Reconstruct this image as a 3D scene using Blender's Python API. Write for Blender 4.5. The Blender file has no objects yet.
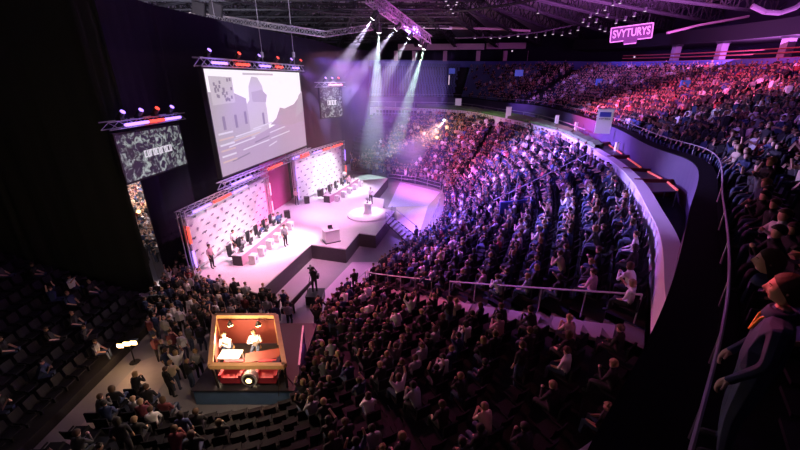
import bpy, bmesh, math, random
import numpy as np
from mathutils import Vector, Matrix, Quaternion
random.seed(11)
S = bpy.context.scene; C = S.collection
PI = math.pi
V = Vector
# ------------------------------------------------------------------ camera (real lens at a real spot in the upper tier)
F, PITCH, CZ = 366.0, math.radians(21.6), 13.0
SP, CP = math.sin(PITCH), math.cos(PITCH)
def bp(u, v, z=None, t=None):
    """point seen at pixel (u,v): at height z, or at forward depth t"""
    d = (v-225)/F
    X, Y, Z = (u-400)/F, CP-SP*d, -(SP+CP*d)
    if t is None: t = (z-CZ)/Z
    return V((X*t, Y*t, CZ+Z*t))
def proj(p):
    zc = p[1]*CP-(p[2]-CZ)*SP; up = p[1]*SP+(p[2]-CZ)*CP
    if zc < .1: return (-999, -999, zc)
    return (400+F*p[0]/zc, 225-F*up/zc, zc)
cam = bpy.data.cameras.new('camera'); co = bpy.data.objects.new('camera', cam); C.objects.link(co)
co.location = (0, 0, CZ); co.rotation_euler = (PI/2-PITCH, 0, 0)
cam.sensor_width = 36; cam.lens = 36*F/800; cam.clip_start = .05; cam.clip_end = 500
S.camera = co
# ------------------------------------------------------------------ materials
def mat(name, col, rough=.8, metal=0, emit=None, es=0, noise=0, nscale=3, bump=0, sheen=0):
    m = bpy.data.materials.new(name); m.use_nodes = True; nt = m.node_tree; b = nt.nodes['Principled BSDF']
    b.inputs['Base Color'].default_value = (*col, 1); b.inputs['Roughness'].default_value = rough; b.inputs['Metallic'].default_value = metal
    if emit:
        b.inputs['Emission Color'].default_value = (*emit, 1); b.inputs['Emission Strength'].default_value = es
    if noise or bump:
        tc = nt.nodes.new('ShaderNodeTexCoord'); n = nt.nodes.new('ShaderNodeTexNoise'); n.inputs['Scale'].default_value = nscale; n.inputs['Detail'].default_value = 4
        nt.links.new(tc.outputs['Object'], n.inputs['Vector'])
        if noise:
            mx = nt.nodes.new('ShaderNodeMix'); mx.data_type = 'RGBA'; mx.inputs[6].default_value = (*[c*(1-noise) for c in col], 1); mx.inputs[7].default_value = (*[min(1, c*(1+noise)) for c in col], 1)
            nt.links.new(n.outputs['Fac'], mx.inputs[0]); nt.links.new(mx.outputs[2], b.inputs['Base Color'])
        if bump:
            bu = nt.nodes.new('ShaderNodeBump'); bu.inputs['Strength'].default_value = bump
            nt.links.new(n.outputs['Fac'], bu.inputs['Height']); nt.links.new(bu.outputs['Normal'], b.inputs['Normal'])
    return m
def matte(m):
    m.node_tree.nodes['Principled BSDF'].inputs['Specular IOR Level'].default_value = .08; return m
def emat(name, col, s):
    return mat(name, (.02, .02, .02), .6, emit=col, es=s)
M = dict(
 floor=mat('polished_concrete', (.30, .29, .31), .45, noise=.15, nscale=.6),
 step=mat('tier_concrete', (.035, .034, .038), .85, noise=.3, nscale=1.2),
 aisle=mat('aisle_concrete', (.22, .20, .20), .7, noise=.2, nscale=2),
 stage=mat('stage_deck_paint', (.72, .68, .70), .35, noise=.05, nscale=1.5),
 stside=mat('stage_skirt', (.06, .055, .065), .6, noise=.25, nscale=4),
 drape=mat('black_drape', (.035, .042, .038), .95, bump=.2, nscale=5),
 drape2=mat('stage_drape', (.022, .018, .034), .8, bump=.2, nscale=4),
 roselit=mat('rose_lit_cloth', (.55, .07, .25), .8, noise=.1),  # red stage light on the cloth is put into its base colour
 black=mat('black_metal', (.015, .015, .017), .5),
 dark=mat('dark_plastic', (.03, .03, .035), .5),
 steel=mat('aluminium_truss', (.55, .55, .58), .35, .6),
 rail=mat('rail_metal', (.42, .40, .44), .4, .4),
 white=mat('white_paint', (.80, .79, .80), .5, noise=.03),
 wall=mat('parapet_paint', (.62, .60, .68), .6, noise=.08, nscale=.8),
 fascia=mat('fascia_paint', (.085, .06, .13), .7, noise=.08, nscale=.6),
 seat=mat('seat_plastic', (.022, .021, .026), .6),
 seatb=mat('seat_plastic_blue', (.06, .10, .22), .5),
 gold=mat('honey_wood', (.62, .38, .16), .5, noise=.2, nscale=6),
 redpanel=mat('red_panel', (.24, .05, .04), .6),
 redseat=mat('red_upholstery', (.55, .05, .08), .6),
 blueplat=mat('blue_platform', (.10, .20, .36), .6, noise=.15),
 pinkban=mat('lilac_banner', (.62, .40, .70), .7),
 table=mat('orange_tabletop', (.75, .38, .12), .6),
 roof=mat('roof_deck', (.46, .38, .48), .8, noise=.2, nscale=.4),
 rooftruss=mat('roof_steel', (.018, .016, .020), .6),
 hedge=mat('artificial_turf', (.12, .22, .08), .9, noise=.5, nscale=9, bump=.6),
 pink=mat('gallery_beam_paint', (.60, .40, .46), .7),
 signface=mat('sign_board', (.10, .03, .09), .5),
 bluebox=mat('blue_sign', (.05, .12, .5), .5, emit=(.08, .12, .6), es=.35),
 logo=mat('printed_logo', (.08, .07, .12), .7),
 logo2=mat('printed_mark', (.32, .26, .36), .7),
 skin=mat('skin_light', (.62, .38, .28), .55), skin2=mat('skin_tan', (.48, .28, .20), .55),
 hairk=mat('hair_black', (.02, .015, .012), .7), hairb=mat('hair_brown', (.08, .045, .025), .7), hairl=mat('hair_blond', (.30, .20, .10), .7),
 jeans=mat('denim', (.05, .07, .14), .8), trousers=mat('dark_trousers', (.025, .025, .03), .8),
 shoe=mat('shoe_rubber', (.04, .04, .04), .7),
 yellow=mat('yellow_lanyard', (.8, .5, .05), .6),
 eye=mat('eye_white', (.75, .74, .72), .3), iris=mat('eye_dark', (.03, .02, .02), .2), lip=mat('lip', (.45, .18, .16), .5),
)
M['ledge'] = matte(mat('ledge_cap', (.010, .010, .012), 1))
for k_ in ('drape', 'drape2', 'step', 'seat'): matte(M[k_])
SH = {'black': (.018, .018, .022), 'navy': (.03, .045, .12), 'dark grey': (.08, .08, .09), 'grey': (.28, .28, .30), 'white': (.78, .77, .77),
      'red': (.32, .05, .05), 'maroon': (.14, .03, .04), 'blue': (.08, .12, .30), 'pink': (.60, .38, .42), 'beige': (.55, .45, .32)}
for k, c in SH.items(): M['shirt_'+k] = mat('cloth_'+k.replace(' ', '_'), c, .85)
LED = dict(violet=emat('led_violet', (.36, .19, 1), 3), red=emat('led_red', (1, .06, .04), 2.6), white=emat('lamp_white', (1, .95, 1), 8), pinkled=emat('led_pink', (1, .35, .6), 2.5),
           warm=emat('lamp_warm', (1, .55, .22), 30), small=emat('small_lamp', (1, .75, 1), .8), ribbon=emat('ribbon_strip', (.6, .5, 1), .8), warmdim=emat('lamp_warm_dim', (1, .6, .25), 5))
# ------------------------------------------------------------------ mesh helper
class MB:
    def __init__(s): s.v = []; s.f = []; s.m = []
    def add(s, vs, fs, mi=0):
        b = len(s.v); s.v += [tuple(x) for x in vs]; s.f += [tuple(b+i for i in f) for f in fs]; s.m += [mi]*len(fs); return s
    def box(s, c, d, R=None, mi=0):
        R = R or Matrix(); hx, hy, hz = d[0]/2, d[1]/2, d[2]/2
        vs = [V(c)+(R.to_3x3() @ V((x*hx, y*hy, z*hz))) for x in (-1, 1) for y in (-1, 1) for z in (-1, 1)]
        return s.add(vs, [(0, 1, 3, 2), (4, 6, 7, 5), (0, 4, 5, 1), (2, 3, 7, 6), (0, 2, 6, 4), (1, 5, 7, 3)], mi)
    def bar(s, a, b, r=.05, n=6, mi=0, r2=None, caps=True):
        a, b = V(a), V(b); r2 = r if r2 is None else r2; d = b-a
        if d.length < 1e-6: return s
        q = d.to_track_quat('Z', 'Y'); vs = []
        for p, rr in ((a, r), (b, r2)):
            for i in range(n):
                t = 2*PI*i/n+PI/n; vs.append(p+q @ V((math.cos(t)*rr, math.sin(t)*rr, 0)))
        fs = [(i, (i+1) % n, n+(i+1) % n, n+i) for i in range(n)]
        if caps: fs += [tuple(range(n-1, -1, -1)), tuple(range(n, 2*n))]
        return s.add(vs, fs, mi)
    def path(s, pts, r=.05, n=6, mi=0):
        for a, b in zip(pts, pts[1:]): s.bar(a, b, r, n, mi)
        return s
    def quad(s, a, b, c, d, mi=0): return s.add([a, b, c, d], [(0, 1, 2, 3)], mi)
    def slab(s, pts, z0, z1, mi=0, ms=None):
        n = len(pts); vs = [(p[0], p[1], z0) for p in pts]+[(p[0], p[1], z1) for p in pts]
        s.add(vs, [tuple(range(n, 2*n)), tuple(range(n-1, -1, -1))], mi)
        return s.add(vs, [(i, (i+1) % n, n+(i+1) % n, n+i) for i in range(n)], mi if ms is None else ms)
    def lathe(s, c, prof, n=16, mi=0):
        vs = [(c[0]+r*math.cos(2*PI*i/n), c[1]+r*math.sin(2*PI*i/n), c[2]+z) for r, z in prof for i in range(n)]
        fs = [(k*n+i, k*n+(i+1) % n, (k+1)*n+(i+1) % n, (k+1)*n+i) for k in range(len(prof)-1) for i in range(n)]
        fs += [tuple(range(n-1, -1, -1)), tuple(range((len(prof)-1)*n, len(prof)*n))]
        return s.add(vs, fs, mi)
    def mesh(s, name, mats, smooth=False):
        me = bpy.data.meshes.new(name); me.from_pydata(s.v, [], s.f)
        for m in (mats if isinstance(mats, (list, tuple)) else [mats]): me.materials.append(m)
        me.polygons.foreach_set('material_index', s.m)
        if smooth: me.polygons.foreach_set('use_smooth', [True]*len(s.f))
        me.update(); return me
    def obj(s, name, mats, parent=None, smooth=False, loc=None):
        me = s.mesh(name, mats, smooth)
        return link(name, me, parent, loc)
def link(name, data, parent=None, loc=None, rz=0):
    o = bpy.data.objects.new(name, data); C.objects.link(o)
    if parent is not None: o.parent = parent
    if loc is not None: o.location = loc
    if rz: o.rotation_euler.z = rz
    return o
def tag(o, label=None, cat=None, group=None, kind=None):
    if label: o['label'] = label
    if cat: o['category'] = cat
    if group: o['group'] = group
    if kind: o['kind'] = kind
    return o
def thing(name, label, cat, loc=(0, 0, 0), rz=0, group=None):
    return tag(link(name, None, None, loc, rz), label, cat, group)
def struct(o): o['kind'] = 'structure'; return o
def dup(root, loc=None, rz=None, label=None):
    r = root.copy(); C.objects.link(r)
    for ch in list(root.children):
        c = ch.copy(); C.objects.link(c); c.parent = r
        for g in ch.children:
            d = g.copy(); C.objects.link(d); d.parent = c
    if loc is not None: r.location = loc
    if rz is not None: r.rotation_euler.z = rz
    if label: r['label'] = label
    return r
def frame_at(a, b):      # matrix with x along a->b (horizontal), z up, origin a
    a, b = V(a), V(b); x = (b-a); L = x.length; x.normalize(); z = V((0, 0, 1)); y = z.cross(x).normalized(); z = x.cross(y)
    m = Matrix((x, y, z)).transposed().to_4x4(); m.translation = a; return m, L
def light(kind, name, loc, energy, color, target=None, **k):
    l = bpy.data.lights.new(name, kind); l.energy = energy; l.color = color
    for a, b in k.items(): setattr(l, a, b)
    o = link(name, l, None, loc)
    if target is not None: o.rotation_euler = (V(target)-V(loc)).to_track_quat('-Z', 'Y').to_euler()
    return o
# ------------------------------------------------------------------ plan of the bowl: matched inner / outer curves
IN = [(-7.6, 56), (0, 49.5), (5.1, 45), (4.9, 38), (4.2, 33), (2.6, 29), (.8, 26.8), (-.6, 24.8), (-1.2, 23.5), (-1.9, 22), (-3, 20.5), (-4.0, 19), (-4.2, 16), (-4.4, 11.9), (-6.5, 10.9), (-9, 10.9), (-11.2, 12.2)]
OUT = [(-8, 68), (0, 66.6), (9.5, 60), (12.8, 48.6), (14.6, 36.5), (13.9, 28.5), (12.7, 22), (11.2, 17.2), (9.3, 12.9), (8.0, 10.2), (6.3, 7.5), (4.6, 5.0), (2.4, 3.3), (-.5, 2.2), (-3.5, 1.7), (-7, 1.4), (-11, 1.4)]
UIN = [(-8, 83), (0, 82), (12, 79), (16.3, 62.5), (19.2, 52.8), (16.9, 32), (13.6, 20.2), (12.4, 15.2), (7.6, 9.0), (4.4, 5.1), (1.9, 2.5), (.2, .9), (-4, -.2), (-12, -.3)]
UOUT = [(-8, 105), (0, 104), (17, 100), (30, 82), (36, 63), (38, 42), (35, 28), (33, 18), (26, 6), (18, -2), (12, -6), (4, -9), (-6, -10), (-12, -10)]
UZT = [16.5, 16.5, 16, 15.2, 14.3, 13.7, 13.6, 14.5, 14.5, 14.5, 14.5, 14.5, 14.5, 14.5]
ZR, ZU = 8.5, 9.7
def lerp(a, b, t): return a+(b-a)*t
def crv(P, k):
    i = min(int(k), len(P)-2); t = k-i
    p = [P[max(i-1, 0)], P[i], P[i+1], P[min(i+2, len(P)-1)]]
    def cr(a, b, c, d): return b+.5*t*(c-a+t*(2*a-5*b+4*c-d+t*(3*(b-c)+d-a)))
    if isinstance(P[0], tuple): return tuple(cr(*[q[j] for q in p]) for j in (0, 1))
    return cr(*p)
def low(k, s):
    a, b = crv(IN, k), crv(OUT, k); return V((lerp(a[0], b[0], s), lerp(a[1], b[1], s), lerp(.35, 7.5-2.6*min(1, max(0, (k-8.6)/2.2)), s**1.08)))
def upp(k, s):
    a, b = crv(UIN, k), crv(UOUT, k); d = V((b[0]-a[0], b[1]-a[1])); L = d.length; d /= L; s0 = 1.0/L; q = s0+s*(1-s0)
    return V((a[0]+d.x*L*q, a[1]+d.y*L*q, lerp(9.2, crv(UZT, k), s**1.05)))
def outdir(P, Q, k):
    a, b = crv(P, k), crv(Q, k); return V((b[0]-a[0], b[1]-a[1], 0)).normalized()
def tiers(fn, k0, k1, rows, name, dk=.1, mi_aisle=()):
    """stepped terrace between parameter k0..k1"""
    mb = MB(); n = max(2, int((k1-k0)/dk)); ks = [lerp(k0, k1, i/n) for i in range(n+1)]
    for r in range(rows):
        for a, b in zip(ks, ks[1:]):
            z = fn((a+b)/2, (r+.5)/rows).z-.0; zn = 0
            p = [fn(a, r/rows), fn(b, r/rows), fn(b, (r+1)/rows), fn(a, (r+1)/rows)]
            zt = lambda kk: fn(kk, (r+.5)/rows).z
            zp = lambda kk: fn(kk, max(r-.5, -.5)/rows if r else 0).z-(0 if r else .35)
            v = [(p[0].x, p[0].y, zp(a)), (p[1].x, p[1].y, zp(b)), (p[1].x, p[1].y, zt(b)), (p[0].x, p[0].y, zt(a)), (p[2].x, p[2].y, zt(b)), (p[3].x, p[3].y, zt(a))]
            mb.add(v, [(0, 1, 2, 3), (3, 2, 4, 5)])
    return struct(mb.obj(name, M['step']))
# ------------------------------------------------------------------ setting
fl = MB(); fl.slab([(-60, -15), (60, -15), (60, 120), (-60, 120)], -.3, 0); struct(fl.obj('floor', M['floor']))
LOWSEC = [(0, 2.9, 15), (3.0, 5.4, 14), (5.5, 9.5, 14), (9.8, 11.9, 13), (12.0, 16, 12)]
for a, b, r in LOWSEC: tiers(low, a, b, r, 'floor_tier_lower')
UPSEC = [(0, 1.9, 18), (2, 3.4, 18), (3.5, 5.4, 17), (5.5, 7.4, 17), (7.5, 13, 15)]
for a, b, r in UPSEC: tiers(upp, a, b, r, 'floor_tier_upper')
# aisles (stairs between the sections)
def stair_strip(fn, k0, k1, n, name, m):
    mb = MB()
    for i in range(n):
        s0, s1 = i/n, (i+1)/n; z = fn((k0+k1)/2, (s0+s1)/2).z+.03; zp = fn((k0+k1)/2, max(0, s0-.5/n)).z-.2
        p = [fn(k0, s0), fn(k1, s0), fn(k1, s1), fn(k0, s1)]
        mb.add([(p[0].x, p[0].y, zp), (p[1].x, p[1].y, zp), (p[1].x, p[1].y, z), (p[0].x, p[0].y, z), (p[2].x, p[2].y, z), (p[3].x, p[3].y, z)], [(0, 1, 2, 3), (3, 2, 4, 5)])
    return struct(mb.obj(name, m))
for a, b in ((2.9, 3.0), (5.4, 5.5), (9.5, 9.8), (11.9, 12.0)): stair_strip(low, a, b, 28, 'floor_aisle_stair', M['aisle'] if a == 9.5 else M['step'])
for a, b in ((1.9, 2.0), (3.4, 3.5), (5.4, 5.5), (7.4, 7.5)): stair_strip(upp, a, b, 34, 'floor_aisle_stair', M['step'])
# parapet round the top of the lower bowl: lilac-white face and ledge
def ribbon(P, Q, k0, k1, z0, z1, thick, name, m, dk=.1, off=0.0, thing_=False):
    mb = MB(); n = int((k1-k0)/dk)
    ks = [lerp(k0, k1, i/n) for i in range(n+1)]
    for a, b in zip(ks, ks[1:]):
        pa, pb = V((*crv(P, a), 0)), V((*crv(P, b), 0)); da, db = outdir(P, Q, a), outdir(P, Q, b)
        q = [pa+da*off, pb+db*off, pb+db*(off+thick), pa+da*(off+thick)]
        v = [(x.x, x.y, z) for z in (z0, z1) for x in q]
        f = [(0, 1, 5, 4), (4, 5, 6, 7), (2, 3, 7, 6), (0, 3, 2, 1)]
        if a == ks[0]: f.append((0, 4, 7, 3))
        if b == ks[-1]: f.append((1, 2, 6, 5))
        mb.add(v, f)
    return mb.obj(name, m)
struct(ribbon(OUT, IN, 0, 16, 6.9, ZR, -.35, 'wall_parapet_lower', M['wall']))
struct(ribbon(OUT, IN, 0, 16, ZR, ZR+.05, -.5, 'trim_parapet_cap', M['white'], off=.07))
# terrace with the box seats behind the parapet (floor between OUT and UIN)
mb = MB()
KM = [0, 1, 2, 3, 4, 5, 6, 7, 8, 9, 10, 11, 12, 13]
kk2 = [0, 1, 2, 2.8, 3.5, 4.9, 6.3, 7.5, 9.3, 11, 12.4, 13.2, 14, 16]
def mapk(k): i = min(int(k), 12); return lerp(kk2[i], kk2[i+1], k-i)
for i in range(130):
    a, b = i/10, (i+1)/10
    pa, pb, qa, qb = crv(OUT, mapk(a)), crv(OUT, mapk(b)), crv(UIN, a), crv(UIN, b)
    mb.quad((*pa, 7.75), (*pb, 7.75), (*qb, 7.75), (*qa, 7.75))
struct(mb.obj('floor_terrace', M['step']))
struct(ribbon(UIN, UOUT, 0, 13, 7.7, ZU, .6, 'wall_fascia_upper', M['fascia'], off=0))
struct(ribbon(UIN, UOUT, 0, 13, ZU, ZU+.04, .68, 'trim_fascia_cap', M['ledge'], off=-.05))
struct(ribbon(UIN, UOUT, 0, 13, 8.8, 9.25, .6, 'floor_front_walk', M['step'], off=.58))
# upper rail on posts
rl = thing('guard_rail', 'long curved metal guard rail along the front of the upper stand', 'railing')
pts = []
for i in range(0, 131):
    k = i/10; p = V((*crv(UIN, k), 0))+outdir(UIN, UOUT, k)*.62; pts.append((p.x, p.y, ZU+.5))
mb = MB().path(pts, .022, 6); mb.obj('top_rail', M['rail'], rl)
for i in range(30, 125, 4):
    p = pts[i]; MB().bar((p[0], p[1], ZU), p, .016, 6).obj('post', M['rail'], rl)
# outer shell: back walls behind the upper stand, gallery, roof
def off_curve(k, d, P=UOUT, Q=UIN):
    p = V((*crv(P, k), 0)); return p-outdir(P, Q, k)*d
def band(k0, k1, d0, z0, d1, z1, name, m, n=60):
    mb = MB()
    for i in range(n):
        a, b = lerp(k0, k1, i/n), lerp(k0, k1, (i+1)/n)
        p, q = off_curve(a, d0), off_curve(b, d0); r, s = off_curve(b, d1), off_curve(a, d1)
        za = (lambda z, k: z(k) if callable(z) else z)
        mb.quad((p.x, p.y, za(z0, a)), (q.x, q.y, za(z0, b)), (r.x, r.y, za(z1, b)), (s.x, s.y, za(z1, a)))
    return mb.obj(name, m)
zt = lambda k: crv(UZT, k)+.25
M['bluelit'] = mat('blue_lit_wall', (.10, .12, .40), .6)  # blue light along the stand top, put into the wall colour
struct(ribbon(UOUT, UIN, 0, 13, 14, 14.1, .1, 'trim_stand_back', M['step']))
struct(band(0, 13, 0, lambda k: zt(k)-.3, 0, lambda k: zt(k)+1.15, 'wall_stand_back', M['bluelit']))
struct(band(0, 13, 0, lambda k: zt(k)+.1, 9, lambda k: zt(k)+.1, 'floor_gallery', M['step']))
struct(band(0, 13, 9, lambda k: 14, 9, 24, 'wall_gallery', M['drape2']))
mb = MB(); mb.slab([(-60, -20), (60, -20), (60, 125), (-60, 125)], 23.5, 23.8); struct(mb.obj('ceiling', M['roof']))
struct(MB().slab([(-60, -20), (60, -20), (60, -19.7), (-60, -19.7)], -.3, 23.5).obj('wall_near', M['drape']))
struct(MB().slab([(-60, 124.7), (60, 124.7), (60, 125), (-60, 125)], -.3, 23.5).obj('wall_far', M['drape']))
struct(MB().slab([(-60, -20), (-59.7, -20), (-59.7, 125), (-60, 125)], -.3, 23.5).obj('wall_left', M['drape']))
struct(MB().slab([(59.7, -20), (60, -20), (60, 125), (59.7, 125)], -.3, 23.5).obj('wall_right', M['drape']))
# gallery on top of the stand: red rail, columns, edge beam
def gcurve(k0, k1, d, z, n=40): return [(*off_curve(lerp(k0, k1, i/n), d).xy, (zt(lerp(k0, k1, i/n)) if z is None else 0)+(z or 0)) for i in range(n+1)]
gr = thing('gallery_rail', 'red lit railing along the open gallery above the upper stand', 'railing')
for h in (.75, 1.15): MB().path([(x, y, z+h+.9) for x, y, z in gcurve(3.9, 7, .8, None)], .07, 5).obj('rail_bar', M['redpanel'], gr)
MB().path([(x, y, z+1.05) for x, y, z in gcurve(3.9, 7, .8, None)], .25, 4).obj('kick_board', M['redpanel'], gr)
KC = [min((abs(proj((*off_curve(k_/50, 1.6).xy, 15))[0]-u_), k_/50) for k_ in range(150, 400))[1] for u_ in (672, 718, 782)]
for i, k in enumerate(KC):
    p = off_curve(k, 1.6); c = MB().box((0, 0, 1.6), (.8, .8, 3.2)).obj('gallery_column', mat('column_paint%d' % i, (.3, .25, .33), .7), loc=(p.x, p.y, zt(k)))
    MB().box((0, 0, .2), (1.15, 1.15, .4)).obj('plinth', M['dark'], c)
    MB().box((0, 0, 3.1), (1.0, 1.0, .2)).obj('capital', M['dark'], c)
    tag(c, ['pale square column nearest the hanging sign under the roof', 'pale square column in the middle of the red railed gallery', 'pale square column at the right end of the gallery', 'pale square column', 'pale square column by the gallery lamp', 'pale square column beyond the gallery lamp'][i], 'column', 'gallery columns')
struct(band(3.3, 9, .4, lambda k: zt(k)+3.2, .4, lambda k: zt(k)+4.8, 'trim_gallery_edge', M['ledge'])); struct(band(3.3, 9, .4, lambda k: zt(k)+3.2, 9, lambda k: zt(k)+3.2, 'ceiling_gallery', M['rooftruss']))
# long pink lintel over the far stand with dark suites underneath
for i, (u0, u1, v0, v1) in enumerate(((398, 484, 49, 45), (486, 530, 48, 43))):
    a, b = bp(u0, v0, t=88), bp(u1, v0-.5, t=88)
    m, L = frame_at(a, b); o = MB().box((L/2, 0, .4), (L, .8, 1.3)).obj('trim_suite_beam', M['pink']); o.matrix_world = m; struct(o)
for u in (396, 414, 445, 478, 505, 529):
    a = bp(u, 56, t=88); tag(MB().box((0, 0, 0), (.9, .8, 2.2)).obj('suite_pillar', M['pink'], loc=a), 'small dim pillar under the pink beam at the far end of the hall', 'pillar', 'far suite pillars')
# ------------------------------------------------------------------ roof steel
def truss(a, b, h=.6, w=.5, n=10, r=.045, r2=.025, tri=False, mb=None, mi=0):
    mb = mb or MB(); m, L = frame_at(a, b)
    cs = [(-w/2, 0), (w/2, 0), (w/2, h), (-w/2, h)]
    P = lambda x, c: m @ V((x, c[0], c[1]))
    for c in cs: mb.bar(P(0, c), P(L, c), r, 5, mi)
    for i in range(n):
        x0, x1 = L*i/n, L*(i+1)/n
        for j in range(4):
            c, d = cs[j], cs[(j+1) % 4]
            mb.bar(P(x0, c if i % 2 else d), P(x1, d if i % 2 else c), r2, 4, mi, caps=False)
        for j in range(4): mb.bar(P(x0, cs[j]), P(x0, cs[(j+1) % 4]), r2, 4, mi, caps=False)
    return mb
cx, cy = -2, 34
for i in range(26):
    a = math.radians(-22+i*8.2); d = V((math.cos(a), math.sin(a), 0))
    p, q = V((cx, cy, 21.2))+d*18, V((cx, cy, 20.2))+d*(58 if i < 9 else 75)
    tag(truss(p, q, 1.7, .5, 18, .13, .07).obj('roof_truss', M['rooftruss']), 'dark steel roof truss running outward under the roof deck', 'truss', 'radial roof trusses')
ring = [V((cx+18*math.cos(t), cy+18*math.sin(t)*1.0, 20.6)) for t in [math.radians(x) for x in range(-40, 200, 8)]]
mb = MB()
for a, b in zip(ring, ring[1:]): truss(a, b, .9, .6, 3, .08, .05, mb=mb)
tag(mb.obj('catwalk_ring', M['rooftruss']), 'curved dark catwalk ring hung below the roof', 'catwalk')
for i in range(14):
    y = 18+i*5.5
    tag(truss((-32, y, 21.0), (8 if y > 30 else 14, y, 21.0), 1.5, .5, 22, .11, .06).obj('roof_beam', M['rooftruss']), 'dark lattice beam crossing the roof above the stage', 'beam', 'roof cross beams')
# strings of small lamps on the catwalk (pixels give their direction, roof height gives the place)
lampm = MB().bar((0, 0, 0), (0, 0, .35), .12, 8, 0, .2).mesh('small_lamp_body', M['black']); glowm = MB().lathe((0, 0, -.06), [(.05, 0), (.13, .0), (.13, .05)], 8).mesh('lamp_glow', LED['small'])
lp = [(605, 10), (613, 5), (620, 3), (607, 17), (596, 22), (588, 26), (578, 30), (570, 33), (634, 16), (625, 20), (616, 23), (645, 11), (583, 22), (590, 17), (597, 13), (600, 29), (562, 35), (553, 34), (545, 35), (536, 37), (527, 37), (518, 36), (509, 37), (500, 38), (491, 38), (605, 31), (453, 13), (451, 9), (448, 5), (457, 2), (446, 1), (456, 4.5), (538, 13), (424, 27), (483, 37), (475, 38)]
for u, v in lp:
    z = 19.8
    p = bp(u, v, z); 
    if p.y > 95 or p.y < 0: p = bp(u, v, t=70)
    o = tag(link('catwalk_lamp', lampm, None, p), 'small glowing lamp on the string of lamps under the roof', 'lamp', 'small lamps strung under the roof')
    g = link('glow', glowm, o); sc = p.length/55; o.scale = (sc,)*3
# light pipes / ducts under the roof
M['dimsteel0'] = mat('dull_conduit', (.08, .07, .08), .8)
def pipe(px, t, r, m, name, label, cat='pipe'):
    return tag(MB().path([bp(u, v, t=t) for u, v in px], r, 8).obj(name, m), label, cat)
pipe([(388, 27), (440, 27), (452, 28)], 60, .25, M['white'], 'light_tube', 'thin bright horizontal tube beyond the slanted light truss', 'tube')
pipe([(452, 28), (500, 29), (530, 31)], 62, .2, M['pink'], 'roof_pipe', 'dim pink pipe continuing beyond the bright tube under the roof')
pipe([(455, 38), (500, 37), (540, 32), (570, 26), (590, 18), (603, 8), (612, 0)], 55, .09, M['dimsteel0'], 'roof_conduit', 'curved conduit sweeping down from the roof to the far side')
pipe([(667, 33), (700, 25), (740, 18), (775, 11), (800, 2)], 48, .16, M['pink'], 'roof_duct', 'long pale duct along the roof edge above the gallery', 'duct')
pipe([(752, 6), (765, 12), (780, 13), (795, 8), (812, -4)], 32, .2, M['dimsteel0'], 'bent_duct', 'bent grey duct in the top right roof corner', 'duct')
def ltruss(name, label, px, t0, t1, h, m, n, group=None, r=.05):
    a, b = bp(*px[0], t=t0), bp(*px[1], t=t1)
    return tag(truss(a, b, h, h*.8, n, r, r*.6).obj(name, m), label, 'truss', group)
M['dimsteel'] = mat('weathered_steel', (.30, .27, .29), .6, .2)
ltruss('rim_truss', 'pale lattice beam edging the roof over the left dark drape', ((-5, 25), (75, 8)), 32, 32, .7, M['dimsteel'], 12)
ltruss('rim_truss', 'pale lattice beam ending above the left drape, upper piece', ((60, 10), (133, 4)), 32, 33, .5, M['dimsteel'], 10)
for i, (p, q) in enumerate((((125, 19), (205, 20)), ((205, 20), (262, 28)), ((262, 28), (325, 37)), ((325, 37), (372, 30)))):
    ltruss('rim_truss', ['pale lattice beam over the gap beside the left drape', 'pale lattice beam above the side screen', 'pale lattice beam above the big screen', 'pale lattice beam joining the slanted light truss'][i], (p, q), 34+i*2, 36+i*2, .55, M['steel'] if i < 3 else M['dimsteel'], 12, r=.06)
# ------------------------------------------------------------------ drapes
def drape(path, z0, z1, name, m, label=None, fold=.14, seg=.22):
    mb = MB(); pts = []
    for a, b in zip(path, path[1:]):
        a, b = V(a), V(b); n = max(2, int((b-a).length/seg)); d = (b-a).normalized(); nr = V((-d.y, d.x))
        for i in range(n): p = a+(b-a)*i/n+nr*(fold if i % 2 else -fold)*random.uniform(.4, 1); pts.append(p)
    pts.append(V(path[-1])); hs = [z0, lerp(z0, z1, .3), lerp(z0, z1, .7), z1]
    vs = [(p.x, p.y, h) for p in pts for h in hs]; n = 4
    fs = [(i*n+j, (i+1)*n+j, (i+1)*n+j+1, i*n+j+1) for i in range(len(pts)-1) for j in range(3)]
    mb.add(vs, fs); o = mb.obj(name, m, smooth=True)
    if label: tag(o, label, 'drape')
    return o
drape([(-45, 14), (-30, 17.5), (-22, 19.5), (-16.1, 20.9)], 0, 17.2, 'black_drape', M['drape'], 'huge black drape closing off the left side of the hall')
drape([(-15.75, 21.5), (-15.9, 27), (-14.2, 35), (-12.2, 43), (-9.8, 52), (-9.3, 59), (-5.2, 66.5)], 0, 17.5, 'backstage_drape', M['drape2'], 'tall dark violet drape hanging behind the screens and stage')
drape([(-16.2, 20.9), (-15.6, 21.6)], 9.6, 17.5, 'black_drape', M['drape'], 'short black drape closing the gap above the left side screen')
# far end of the hall seen through the gap between the drapes
gp = MB(); gp.add([(-17, 22.5, 0), (-15.8, 22.5, 0), (-22, 52, 5.5), (-40, 52, 5.5)], [(0, 1, 2, 3)]); struct(gp.obj('floor_backstage_ramp', M['aisle']))
gb = MB().box((0, 0, 2), (16, .3, 4)).obj('wall_backstage', M['wall'], loc=(-31, 52.5, 4.2)); struct(gb)
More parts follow.
